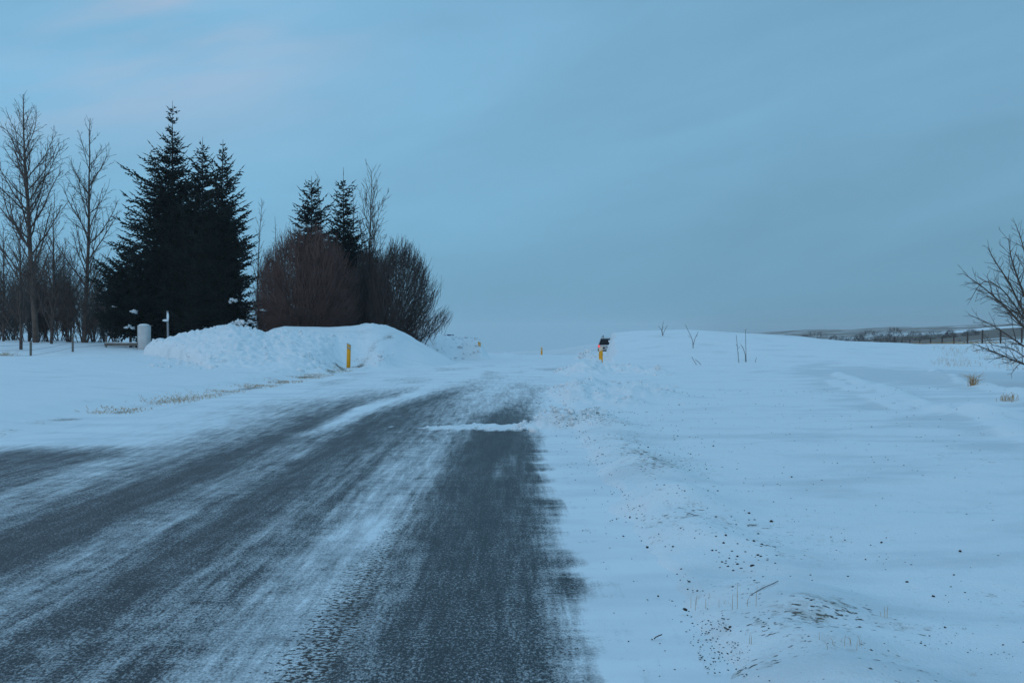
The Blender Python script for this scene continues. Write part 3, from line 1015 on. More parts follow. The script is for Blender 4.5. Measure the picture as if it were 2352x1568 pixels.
dome_bush('willow_bush', 'big rounded red brown leafless willow bush behind the smooth snowdrift', 704, 770, 66.5,
          ((538, 680, 735), (548, 650, 765), (565, 625, 785), (600, 603, 806), (650, 590, 818), (700, 586, 822), (775, 600, 815)), 10500, 0.70, 7, MAT['willow'])
dome_bush('willow_bush', 'lower red brown bush between the spruce trio and the big willow bush', 618, 770, 68.5,
          ((590, 612, 640), (620, 596, 660), (680, 585, 670), (775, 585, 670)), 3600, 0.6, 8, MAT['willow'])
dome_bush('bare_bush', 'tall grey leafless bush at the right end of the grove, twigs blown rightward', 890, 772, 68,
          ((566, 900, 930), (580, 880, 955), (605, 855, 980), (640, 845, 1002), (680, 842, 1005), (725, 846, 985), (775, 860, 955)), 4300, 1.15, 9, MAT['greytwig'], None, 0.30, 0.0085, 0.15, 0.0, 0.7, 0.30)
dome_bush('bare_bush', 'dark grey leafless bush in front of the slim spruce, right of the willow', 838, 772, 69,
          ((585, 835, 870), (610, 815, 890), (660, 800, 905), (720, 795, 905), (775, 800, 900)), 4300, 0.8, 12, MAT['greytwig'], None, 0.1, 0.008)
dome_bush('bare_bush', 'low wind bent bush leaning out over the bank, rightmost of the grove', 940, 776, 67,
          ((712, 1005, 1034), (722, 985, 1040), (738, 965, 1038), (755, 950, 1012), (778, 935, 965)), 700, 0.85, 10, MAT['greytwig'], None, 0.9, 0.0075, 0.1, -0.1, 0.6, 0.4)


# ------------------------------------------------------------------ spruces
def spruce(label, px, top, d, prof, seed, base_py=785, lean=0.0, density=1.0, clumps=(), bottom=0.3, left=1.0, right=1.0, limbs=(), fat=1.3):
    """prof: (photo y, half width in photo pixels) down the crown; limbs: ends of single long boughs in the photo"""
    rng = random.Random(seed)
    base = at(px, base_py, d)
    base.z = gz(base.x, base.y) - 0.15
    zt = CAM_H - (top - HORIZON) * d / F - base.z
    root = tag(empty('spruce_tree', base), label, 'tree', 'dark spruces in the grove')
    hs = [CAM_H - (a - HORIZON) * d / F - base.z for a, _ in prof][::-1]
    ws = [b * d / F for _, b in prof][::-1]
    A, B, RR = [], [], []

    def shoot(p, q, r):
        A.append(p[:])
        B.append(q[:])
        RR.append(r * fat)
    br = Segs()

    def limb(z0, az, Lb, a1, b1, thin):
        h = Vector((math.cos(az), math.sin(az), 0))
        sd_ = Vector((-math.sin(az), math.cos(az), 0))
        bend = rng.uniform(-0.12, 0.12)

        def pt(s):
            return Vector((lean * z0, 0, z0)) + h * (Lb * s) + sd_ * (bend * Lb * s * s) + Vector((0, 0, Lb * (a1 * s + b1 * s * s)))
        nseg = max(2, int(Lb / 0.35))
        for m in range(nseg):
            br.add(pt(m / nseg), pt((m + 1) / nseg), 0.012 + 0.008 * Lb * (1 - m / nseg), 0.010 + 0.008 * Lb * (1 - (m + 1) / nseg))
        e = pt(1.0)
        tdir = (e - pt(0.9)).normalized()
        tl = min(0.34, 0.5 * Lb + 0.06)
        shoot(e - tdir * 0.10, e + tdir * tl, 0.020 + 0.010 * min(Lb, 1))
        s, flip = 0.05, 1
        stp = 0.115 / density
        while s < 1.0:
            flip = -flip
            c = pt(s)
            f = (pt(min(s + 0.05, 1.05)) - c).normalized()
            ln = min(0.85, ((1 - s) * Lb * 0.55 + 0.17)) * rng.uniform(0.6, 1.25) * thin
            lift = rng.uniform(-0.45, 0.40)
            dr = (f * 0.75 + sd_ * flip * rng.uniform(0.35, 1.0) + Vector((0, 0, lift))).normalized()
            if ln < 0.30:
                shoot(c, c + dr * ln, 0.040)
            else:
                shoot(c, c + dr * ln, 0.036)
                m2 = int(ln / 0.11)
                for w2 in range(1, m2 + 1):
                    cc = c + dr * (ln * w2 / (m2 + 0.6))
                    sdd = dr.cross(Vector((0, 0, 1)))
                    sg_ = 1 if w2 % 2 else -1
                    l3 = 0.14 + 0.15 * (1 - w2 / (m2 + 1))
                    d3 = (dr * 0.7 + sdd * sg_ * rng.uniform(0.3, 0.9) + Vector((0, 0, rng.uniform(-0.6, 0.45)))).normalized()
                    shoot(cc, cc + d3 * l3, 0.041)
            s += stp / max(Lb, 0.2)

    z = bottom
    wh = rng.random() * 6
    while z < zt - 0.62:
        t = z / zt
        reach = float(np.interp(z, hs, ws))
        nb = 7 if t < 0.6 else 6 if t < 0.8 else 5 if t < 0.93 else 4
        wh += 0.6
        big = rng.uniform(0.82, 1.12)
        for k in range(nb):
            az = wh + k * 6.283 / nb + rng.uniform(-0.3, 0.3)
            sidek = right if math.cos(az) > 0 else left
            Lb = reach * big * rng.choice((0.55, 0.75, 0.9, 1.0, 1.1, 1.25)) * (1 + (sidek - 1) * abs(math.cos(az)))
            Lb = max(Lb, 0.10)
            a1 = float(np.interp(t, [0, 0.35, 0.7, 0.9, 1], [-0.22, 0.0, 0.22, 0.6, 1.0])) + rng.uniform(-0.13, 0.13)
            b1 = float(np.interp(t, [0, 0.5, 0.85, 1], [0.22, 0.30, 0.34, 0.15]))
            limb(z + rng.uniform(-0.16, 0.16), az, Lb, a1, b1, 1.0)
        # weaker boughs between the whorls fill the inside
        for k in range(11 if t < 0.6 else 7 if t < 0.8 else 4 if t < 0.9 else 2):
            f_ = (0.40, 0.92) if t < 0.62 else (0.3, 0.62)
            limb(z + rng.uniform(0.08, 0.4), rng.random() * 6.283, max(0.08, reach * rng.uniform(*f_)), rng.uniform(-0.25, 0.35), 0.2, 0.9)
        z += float(np.interp(t, [0, 0.45, 0.65, 0.9, 1], [0.30, 0.34, 0.50, 0.62, 0.66])) / density
    for (lx, ly) in limbs:
        e = at(lx, ly, d) - base
        L_ = abs(e.x - lean * e.z)
        limb(e.z - 0.26 * L_, rng.uniform(-0.25, 0.05) + (math.pi if e.x < 0 else 0), L_, 0.02, 0.24, 0.75)
    # leader
    shoot(Vector((lean * zt, 0, zt - 0.75)), Vector((lean * zt, 0, zt)), 0.020)
    tr = Segs()
    rb = 0.013 * zt
    for k in range(24):
        z0, z1 = zt * k / 24, zt * (k + 1) / 24
        tr.add((lean * z0, 0, z0), (lean * z1, 0, z1), max(rb * (1 - k / 24), 0.014), max(rb * (1 - (k + 1) / 24), 0.008))
    tr.obj('trunk', MAT['spruce_bark'], root, 7, True)
    br.obj('branches', MAT['spruce_bark'], root, 3)
    v, f = spindles(A, B, RR)
    link_mesh('needles', v, [f], MAT['needles'], root)
    # snow lying on single boughs
    for (cx, cy, cw, ch, off) in clumps:
        c = at(cx, cy, d - off * 0.9) - base
        snow_bough(c, cw * d / F, ch * d / F, rng, root)
    return root


def snow_bough(c, wd, ht, rng, root):
    vs, fs, nb = [], [], 0
    n = max(5, int(wd / 0.075) + 3)
    for k in range(n):
        t = (k + 0.5) / n - 0.5
        vv, ff = ICO2
        ln = ht * rng.uniform(0.35, 0.75) * (1.1 - abs(t))
        sc = np.array([wd / n * rng.uniform(0.6, 1.3), 0.20 * rng.uniform(0.7, 1.2), max(0.025, ln * 0.5)])
        v = vv * sc * (1 + 0.5 * fbm(vv[:, 0] * 2 + k * 7, vv[:, 1] * 2 + vv[:, 2] * 1.7, 2, 700 + k)[:, None])
        a = t * 1.1
        rot = np.array([[math.cos(a), 0, math.sin(a)], [0, 1, 0], [-math.sin(a), 0, math.cos(a)]])
        v = v @ rot
        v = v + [c.x + t * wd, c.y + rng.uniform(-0.15, 0.1), c.z - abs(t) * ht * 0.7 + rng.uniform(-0.35, 0.25) * ht]
        vs.append(v)
        fs.append(ff + nb)
        nb += len(vv)
    link_mesh('snow_clump', np.concatenate(vs), [np.concatenate(fs)], MAT['clump'], root, True)


spruce('tallest dark spruce with a bare spire top, left of the spruce pair', 397, 232, 71,
       ((232, 2), (262, 12), (300, 18), (345, 28), (385, 46), (430, 70), (480, 78), (530, 95), (580, 100), (650, 112), (730, 120), (775, 115)), 1, clumps=((345, 748, 8, 4, 2.3),), left=1.2, right=0.74, limbs=((278, 528), (313, 476), (319, 432), (327, 381), (340, 357), (437, 337), (448, 360)))
spruce('tall dark spruce right beside the tallest one, its top left of a leaning twin top', 466, 315, 69,
       ((315, 2), (350, 11), (390, 24), (430, 40), (500, 62), (580, 80), (660, 95), (740, 110), (775, 110)), 2, density=1.1, clumps=((468, 752, 15, 8, 2.7),), limbs=((425, 400), (432, 440)))
spruce('tall dark spruce with a leaning crooked top, rightmost of the three big ones', 500, 320, 67,
       ((320, 2), (350, 7), (375, 15), (410, 26), (450, 40), (500, 52), (560, 66), (640, 76), (720, 84), (775, 84)), 3, lean=0.026, density=1.1, right=1.2,
       clumps=((548, 741, 42, 20, 2.5), (536, 688, 20, 11, 2.0), (604, 711, 10, 5, 1.8), (575, 738, 20, 10, 2.2)), limbs=((541, 435), (558, 466), (580, 507), (588, 560), (600, 700)))
spruce('broad low dark spruce at the foot of the tallest one, beside the white pillar', 300, 545, 69,
       ((545, 2), (570, 14), (610, 40), (650, 74), (700, 84), (750, 88), (780, 84)), 4, density=1.15,
       bottom=0.95, clumps=((308, 714, 15, 10, 2.6), (263, 703, 9, 3, 2.2), (298, 750, 22, 9, 2.7)))
spruce('short broad spruce rising behind the red brown willow bush', 716, 404, 73,
       ((404, 2), (425, 10), (455, 24), (490, 38), (540, 50), (600, 58), (760, 64)), 5, density=1.05, limbs=((680, 470), (672, 500), (668, 535)))
spruce('slim spruce with a long bare spire right of the willow bush', 789, 384, 72,
       ((384, 2), (415, 8), (450, 20), (500, 30), (540, 42), (600, 56), (680, 62), (770, 66)), 6, clumps=((868, 723, 44, 6, 2.4), (874, 729, 22, 4, 2.4)), right=1.1, limbs=((833, 505), (840, 540), (872, 575), (818, 480)))
spruce('small dark spruce half hidden among the grey twigs right of the slim spruce', 842, 560, 71,
       ((560, 2), (585, 18), (620, 34), (680, 46), (770, 52)), 13, density=1.0, clumps=())


# ------------------------------------------------------------------ tree at the right edge
def guided(sg, pts, d, r0, r1, base, rng, P, lvl=1, dy=None):
    v = [at(px, py, d + (dy[i] if dy else 0)) - base for i, (px, py) in enumerate(pts)]
    fine = []
    for i in range(len(v) - 1):
        p0, p1, p2, p3 = v[max(i - 1, 0)], v[i], v[i + 1], v[min(i + 2, len(v) - 1)]
        for k in range(4):
            t = k / 4
            fine.append(0.5 * ((2 * p1) + (p2 - p0) * t + (2 * p0 - 5 * p1 + 4 * p2 - p3) * t * t + (3 * p1 - p0 - 3 * p2 + p3) * t ** 3))
    fine.append(v[-1])
    total = sum((b - a).length for a, b in zip(fine, fine[1:]))
    n = len(fine) - 1
    side = rng.random() * 6
    for k in range(n):
        a, b = fine[k], fine[k + 1]
        t = k / n
        ra, rb = r0 + (r1 - r0) * t, r0 + (r1 - r0) * (t + 1 / n)
        sg.add(a, b, ra, rb)
        if t > 0.18:
            cnt = P['gk'] * (b - a).length
            for c in range(int(cnt) + (rng.random() < cnt - int(cnt))):
                side += 2.4 + rng.uniform(-0.4, 0.4)
                f = (b - a).normalized()
                ax = Matrix.Rotation(side, 3, f) @ f.orthogonal().normalized()
                an = rng.uniform(0.45, 0.85)
                nd = (f * math.cos(an) + ax * math.sin(an)).normalized()
                grow(sg, rng, a + (b - a) * rng.random(), nd, total * P['gl'] * (1.08 - 0.75 * t) * rng.uniform(0.5, 1.15), max(ra * 0.5, P['tip']), lvl + 1, P)


def right_tree():
    d = 33.0
    base = at(2415, 862, d)
    base.z = gz(base.x, base.y) - 0.1
    rng = random.Random(77)
    sg = Segs()
    P = tree_params(step=[0.3, 0.2, 0.13, 0.10], wob=[0.03, 0.06, 0.10, 0.12], up=[0, 0.02, 0.035, 0.03], levels=3, kids=[0, 1, 0.75, 0], ang=[0.6, 0.6, 0.65, 0.6],
                    ratio=[0.4, 0.4, 0.5, 0.5], tip=0.0042, min=0.07, thick=0.012, gk=8.5, gl=0.30)
    for pts, r0, dy in (
            (((2412, 850), (2352, 836), (2295, 813), (2255, 797), (2236, 790)), 0.030, (0, -.4, -.8, -1.1, -1.3)),
            (((2410, 830), (2352, 795), (2312, 768), (2270, 742), (2224, 722)), 0.030, (0, .3, .5, .6, .7)),
            (((2408, 815), (2352, 752), (2306, 702), (2258, 660), (2212, 628)), 0.042, (0, -.2, -.3, -.4, -.5)),
            (((2400, 810), (2345, 722), (2300, 664), (2258, 648), (2228, 690)), 0.026, (0, .5, .9, 1.2, 1.3)),
            (((2404, 800), (2350, 715), (2318, 650), (2285, 600), (2268, 566)), 0.040, (0, .3, .4, .3, .2)),
            (((2410, 800), (2362, 700), (2338, 640), (2322, 590), (2316, 548)), 0.042, (0, -.4, -.6, -.8, -.9)),
            (((2414, 800), (2380, 700), (2362, 620), (2348, 560), (2334, 520)), 0.045, (0, .5, .8, 1.0, 1.1)),
            (((2405, 822), (2370, 762), (2330, 716), (2290, 690), (2262, 680)), 0.026, (0, -.8, -1.3, -1.6, -1.8)),
            (((2416, 800), (2420, 700), (2425, 600), (2430, 500), (2436, 440)), 0.055, (0, 0, .1, .2, .2)),
            (((2418, 800), (2460, 700), (2500, 620), (2530, 560)), 0.045, (0, .2, .3, .4)),
            (((2418, 815), (2480, 760), (2540, 720), (2590, 690)), 0.04, (0, -.3, -.5, -.6)),
            (((2412, 845), (2352, 818), (2322, 800), (2280, 792), (2262, 768)), 0.018, (0, .6, 1.0, 1.3, 1.5))):
        guided(sg, pts, d, r0, 0.006, base, rng, P, 1, dy)
    root = tag(empty('bare_tree', base), 'leafless many stemmed tree leaning in at the right picture edge', 'tree')
    tr, cr_ = Segs(), Segs()
    tr.add((0.03, 0, -0.2), tuple(at(2413, 800, d) - base), 0.10, 0.085)
    for a, b, q0, q1 in zip(sg.a, sg.b, sg.r0, sg.r1):
        (tr if q0 > 0.03 else cr_).add(a, b, q0, q1)
    tr.obj('trunk', MAT['rtree'], root, 7, True)
    cr_.obj('branches', MAT['rtree'], root, 4)


right_tree()


# saplings sticking out of the right drift
def sapling(label, d, stems, seed, r=0.013):
    px, py = stems[0][0]
    base = at(px, py, d)
    base.z = gz(base.x, base.y) - 0.1
    rng = random.Random(seed)
    sg = Segs()
    P = tree_params(step=[0.2, 0.14, 0.10, 0.1], wob=[0.03, 0.10, 0.14, 0.12], up=[0, 0.03, 0.03, 0], levels=2, kids=[0, 0.6, 0.5, 0], tip=0.0065, min=0.05, gk=3.2, gl=0.22)
    for st in stems:
        k = st[0]
        zb = base.z
        dd = d
        v0 = at(*k, d)
        # ground the first point
        pts = list(st)
        guided(sg, pts, d, r, 0.007, base, rng, P, 1)
        sg.add((v0.x - base.x, v0.y - base.y, min(v0.z - base.z, 0) - 0.3), tuple(v0 - base), r, r)
    root = tag(empty('sapling', base), label, 'sapling', 'thin saplings poking out of the right snowdrift')
    sg.obj('stem', MAT['rtree'], root, 4)


def ground_depth(px, py, lo=30, hi=66):
    """distance at which the sight line of a photo pixel meets the snow"""
    ds = np.geomspace(lo, hi, 700)
    xs = (px - 1176) * ds / F
    z = terrain(xs, ds)[0]
    df = z - (CAM_H - (py - HORIZON) * ds / F)
    if not (df >= 0).any():
        return float(hi)
    k = int(np.argmax(df >= 0))
    if k == 0:
        return float(lo)
    return float(ds[k - 1] + (ds[k] - ds[k - 1]) * (-df[k - 1]) / (df[k] - df[k - 1]))


d1 = min(ground_depth(1522, 771), 63.5)
sapling('small forked sapling on the crest of the right drift, nearest the car', d1, [((1522, 771), (1519, 758), (1512, 748)), ((1522, 771), (1521, 755), (1524, 738)), ((1522, 771), (1526, 760), (1533, 747))], 1)
sapling('bent sapling with a long slanting stem in the middle of the right drift', ground_depth(1592, 800), [((1592, 800), (1590, 780), (1581, 760), (1575, 747)), ((1592, 793), (1597, 776), (1604, 762))], 2)
sapling('low sapling almost buried in the front of the right drift', ground_depth(1600, 838), [((1600, 838), (1594, 828), (1589, 819)), ((1610, 837), (1603, 830), (1597, 826))], 3, 0.010)
sapling('left one of two upright bare rods in the right drift', ground_depth(1697, 832), [((1697, 832), (1694, 800), (1691, 769))], 4, 0.012)
sapling('taller right one of two upright bare rods in the right drift', ground_depth(1714, 831), [((1714, 831), (1713, 795), (1712, 757)), ((1712, 815), (1707, 800), (1701, 790))], 5, 0.012)
sapling('very short twig right of the two upright rods', ground_depth(1737, 832), [((1735, 832), (1736, 826), (1738, 821))], 6, 0.008)


# ------------------------------------------------------------------ marker posts
def marker(label, px, top, base_py, d, wd, bands, rz=0.0, tilt=0.35, patches=(), ry=0.0):
    b = at(px, base_py, d)
    zt = at(px, top, d).z
    g = gz(b.x, b.y)
    b.z = min(g, b.z) - 0.25
    root = tag(empty('marker_post', b, rz), label, 'road marker', 'yellow snow posts along the road')
    root.rotation_euler = (0, ry, rz)
    h = zt - b.z
    box('post', MAT['post'], root, (0, 0, h / 2), (wd, 0.07, h), tilt, 0.006)
    for (z0, z1, mat) in bands:          # metres below the top
        v, f = boxgeo(0, 0, 0, wd * 1.03, 0.078, 1.0, 0)
        top_ = v[:, 2] > 0
        v[:, 2] = np.where(top_, h - z0, h - z1) + v[:, 0] * tilt
        link_mesh('reflector', v, [f], MAT[mat], root)
    for (x, z, sx, sz) in patches:
        vv, ff = ICO2
        v = vv * [sx, 0.012, sz]
        v = v * (1 + 0.18 * noise(vv[:, 0] * 2, vv[:, 2] * 2, 6)[:, None]) + [x, -0.038, z]
        link_mesh('snow_patch', v, [ff], MAT['clump'], root, True)
    return root


marker('yellow marker post with snow stuck to its lower face, in front of the car', 1380, 797, 845, 54, 0.165, ((-0.004, 0.165, 'post2'),), 0.08, 0.45,
       ((-0.02, 0.45, 0.014, 0.02), (-0.035, 0.62 - 0.25, 0.03, 0.11), (-0.045, 0.28, 0.025, 0.05)))
marker('plain yellow marker post standing before the big left snowbank', 800, 790, 841, 51, 0.155, ((0.10, 0.21, 'reflgrey'), (-0.004, 0.05, 'reflgrey')), -0.05, -0.55, (), 0.02)
marker('half buried yellow marker post at the end of the left snowbank, one pale stripe', 1101, 785, 800, 74.6, 0.17, ((0.13, 0.18, 'post2'), (-0.004, 0.03, 'post2')), 0, -0.5)
marker('farthest marker post, two pale bands, alone beyond the crest of the road', 1244, 797, 822, 108, 0.155, ((-0.004, 0.10, 'post2'), (0.19, 0.29, 'post2')), 0, -0.3)

# ------------------------------------------------------------------ pillar, fence, sign
b = at(331, 797, 65)
b.z = gz(b.x, b.y)
pil = tag(empty('stone_pillar', b, R(33)), 'square white gate pillar with a low snow cap at the end of the wooden rail', 'pillar')
hp = at(331, 747, 65).z - b.z
box('shaft', MAT['stone'], pil, (0, 0, hp / 2 - 0.15), (0.56, 0.56, hp + 0.3), 0, 0.012)
v, f = ICO2
link_mesh('snow_cap', v * [0.30, 0.30, 0.085] + [0, 0, hp], [f], MAT['clump'], pil, True)

# wooden rail left of the pillar
ra, rb_ = at(240, 791, 66.0), at(316, 790, 65.0)
mid = (ra + rb_) / 2
rail = tag(empty('gate_rail', (mid.x, mid.y, mid.z), math.atan2(rb_.y - ra.y, rb_.x - ra.x)), 'weathered grey wooden rail lying low beside the white pillar', 'gate')
ln = (rb_ - ra).length
box('board', MAT['wood'], rail, (0, 0, 0), (ln, 0.05, 0.15), 0, 0.008)
box('upright', MAT['wood'], rail, (ln / 2 - 0.03, 0.06, 0.30), (0.07, 0.06, 1.3), 0, 0.008)
v, f = boxgeo(0, 0, 0.09, ln * 0.94, 0.06, 0.035)
link_mesh('snow_strip', v, [f], MAT['clump'], rail)

# grey pole against the spruces
b = at(387, 772, 63)
g = gz(b.x, b.y)
pole = tag(empty('sign_pole', (b.x, b.y, g)), 'thin grey pole with snow on it between the white pillar and the snow heap', 'pole')
hp = at(387, 714, 63).z - g
sg = Segs()
sg.add((0, 0, -0.3), (-0.05, 0, hp), 0.06, 0.055)
sg.obj('pole', MAT['metal'], pole, 10, True)
sg = Segs()
sg.add((0, -0.01, 0.25), (-0.012, -0.01, 0.62), 0.085, 0.08)
sg.obj('sleeve', MAT['stone'], pole, 10, True)
v, f = ICO2
link_mesh('snow_clump', v * [0.17, 0.1, 0.06] + [-0.14, -0.02, hp - 0.48], [f], MAT['clump'], pole, True)
link_mesh('snow_clump', v * [0.06, 0.06, 0.22] + [-0.02, -0.04, hp - 0.30], [f], MAT['clump'], pole, True)

# wire fence on the left: posts and three wires
fp = [(-60, 792, 835, 50.0), (70.5, 785, 829, 55.0), (167, 768, 800, 60.5), (244, 770, 792, 66.4)]
f0 = at(70, 829, 55)
fen = tag(empty('wire_fence', (f0.x, f0.y, gz(f0.x, f0.y))), 'old wire fence on thin grey posts in the snow at the left', 'fence')
tops = []
for px, t_, b_, d in fp:
    p = at(px, b_, d)
    g = gz(p.x, p.y)
    zt = max(at(px, t_, d).z, g + 0.5)
    h = zt - g + 0.3
    box('post', MAT['wood'], fen, (p.x - f0.x, p.y - f0.y, zt - h / 2 - fen.location.z), (0.085, 0.085, h), 0, 0.01)
    tops.append((p.x - f0.x, p.y - f0.y, g - fen.location.z, zt - fen.location.z))
sg = Segs()
for (xa, ya, ga, ta), (xb, yb, gb, tb) in zip(tops, tops[1:]):
    for k in (0.25, 0.55, 0.85):
        n = 8
        for i in range(n):
            s0, s1 = i / n, (i + 1) / n

            def wp(s):
                z = (ga + (ta - ga) * k) * (1 - s) + (gb + (tb - gb) * k) * s - 0.12 * s * (1 - s)
                return (xa + (xb - xa) * s, ya + (yb - ya) * s, z)
            sg.add(wp(s0), wp(s1), 0.006, 0.006)
sg.obj('wire', MAT['wire'], fen, 3)

# blue sign half buried in the bank
c = at(1034.5, 771, 80)
g = gz(c.x, c.y)
sgn = tag(empty('street_sign', (c.x, c.y, g)), 'small dark blue sign plate just above the snow at the end of the grove', 'sign')
box('plate', MAT['sign'], sgn, (0, 0, c.z - g), (0.44, 0.03, 0.17), 0, 0.006)
sg = Segs()
sg.add((0, 0.04, -0.4), (0, 0.04, c.z - g + 0.05), 0.025, 0.025)
sg.obj('pole', MAT['metal'], sgn, 8)
vs, fs, nb = [], [], 0
for x0, w0 in ((-0.115, 0.035), (-0.065, 0.045), (-0.01, 0.04), (0.045, 0.05), (0.10, 0.04)):
    v, f = boxgeo(x0, -0.018, c.z - g + 0.0, w0, 0.004, 0.05)
    vs.append(v)
    fs.append(f + nb)
    nb += 8
link_mesh('lettering', np.concatenate(vs), [np.concatenate(fs)], MAT['signw'], sgn)

# far fence on the right
pz = [(770, 1065), (808, 1060), (848, 1050), (883, 1045), (922, 1038), (970, 1032), (1020, 1020), (1073, 1020), (1132, 1018), (1198, 1003), (1262, 1020), (1335, 1026), (1420, 1030),
      (1520, 1013), (1622, 1008), (1730, 990), (1848, 965), (1978, 942), (2143, 940), (2330, 925)]
fx = [((1900 + a / 3.564) * 0.91875, (560 + b_ / 3.564) * 0.91875) for a, b_ in pz]
n = len(fx)
z_l, z_r = 195.0, 84.0
fpos = []
for i, (px, py) in enumerate(fx):
    t = i / (n - 1)
    # equal spacing along a straight line: the inverse distance changes evenly with the picture position
    s = (px - fx[0][0]) / (fx[-1][0] - fx[0][0])
    d = 1 / ((1 - s) / z_l + s / z_r)
    fpos.append(at(px, py, d))
ff0 = fpos[n // 2]
ffz = gz(ff0.x, ff0.y)
fen2 = tag(empty('wire_fence', (ff0.x, ff0.y, ffz)), 'long wire fence with dark posts running across the low ground beyond the right drift', 'fence')
rsd = random.Random(3)
for p in fpos:
    g = min(gz(p.x, p.y), p.z - 0.9) - 0.3
    v, f = boxgeo(p.x - ff0.x, p.y - ff0.y, (g + p.z) / 2 - ffz, 0.10, 0.10, p.z - g)
    top_ = v[:, 2] > (g + p.z) / 2 - ffz
    v[top_, 0] += rsd.uniform(-0.06, 0.06)
    link_mesh('post', v, [f], MAT['bark_dark'], fen2)
sg = Segs()
for a, b_ in zip(fpos, fpos[1:]):
    for k in (0.12, 0.45, 0.8):
        sg.add((a.x - ff0.x, a.y - ff0.y, a.z - k - ffz), (b_.x - ff0.x, b_.y - ff0.y, b_.z - k - ffz), 0.006, 0.006)
sg.obj('wire', MAT['wire'], fen2, 3)

# bushes on the low ground behind the far fence
FB = tree_params(step=[0.4, 0.4, 0.3, 0.2], wob=[0.04, 0.08, 0.12, 0.12], up=[0, 0.02, 0.02, 0], levels=2, kids=[0, 1.8, 0, 0], ang=[0.5, 0.5, 0.5, 0.5], ratio=[0.4, 0.4, 0.5, 0.5], tip=0.022, min=0.2)
fb = [(1805, 779, 230, 1.6, 'leftmost, next to the drift'), (1848, 781, 225, 1.7, 'second from the drift'), (1873, 782, 220, 3.0, 'taller, dark and upright near the left end'),
      (1915, 784, 215, 2.0, 'right of the upright one'), (1938, 784, 222, 1.8, 'before the gap with yellow grass'), (1962, 784, 230, 1.9, 'in the middle of the gap'),
      (1975, 783, 240, 2.8, 'left half of the wide pair'), (1997, 782, 240, 3.8, 'right half of the wide pair'), (2035, 783, 245, 2.8, 'low one beside the darkest bush'),
      (2056, 781, 240, 4.8, 'darkest and biggest of the row'), (2102, 779, 250, 3.2, 'round one right of the biggest bush'), (2148, 777, 260, 3.0, 'pale wide one in the middle right'),
      (2183, 775, 260, 3.2, 'one before the brown ridge'), (2232, 774, 255, 3.2, 'by the tall posts')]
for i, (px, py, d, h, w_) in enumerate(fb):
    hp_ = h * 0.52 * F / d
    wp_ = hp_ * (1.0 + 0.5 * ((i * 7) % 3))
    dome_bush('far_bush', 'hazy bush beyond the far fence, ' + w_, px, py + 3, d,
              ((py - hp_, px - wp_ * 0.35, px + wp_ * 0.3), (py - hp_ * 0.6, px - wp_ * 0.8, px + wp_ * 0.75), (py - hp_ * 0.2, px - wp_, px + wp_), (py + 4, px - wp_, px + wp_)),
              420, 0.5, 500 + i, MAT['bush_far'], 'bushes on the low ground beyond the far fence', 0.0, 0.018)


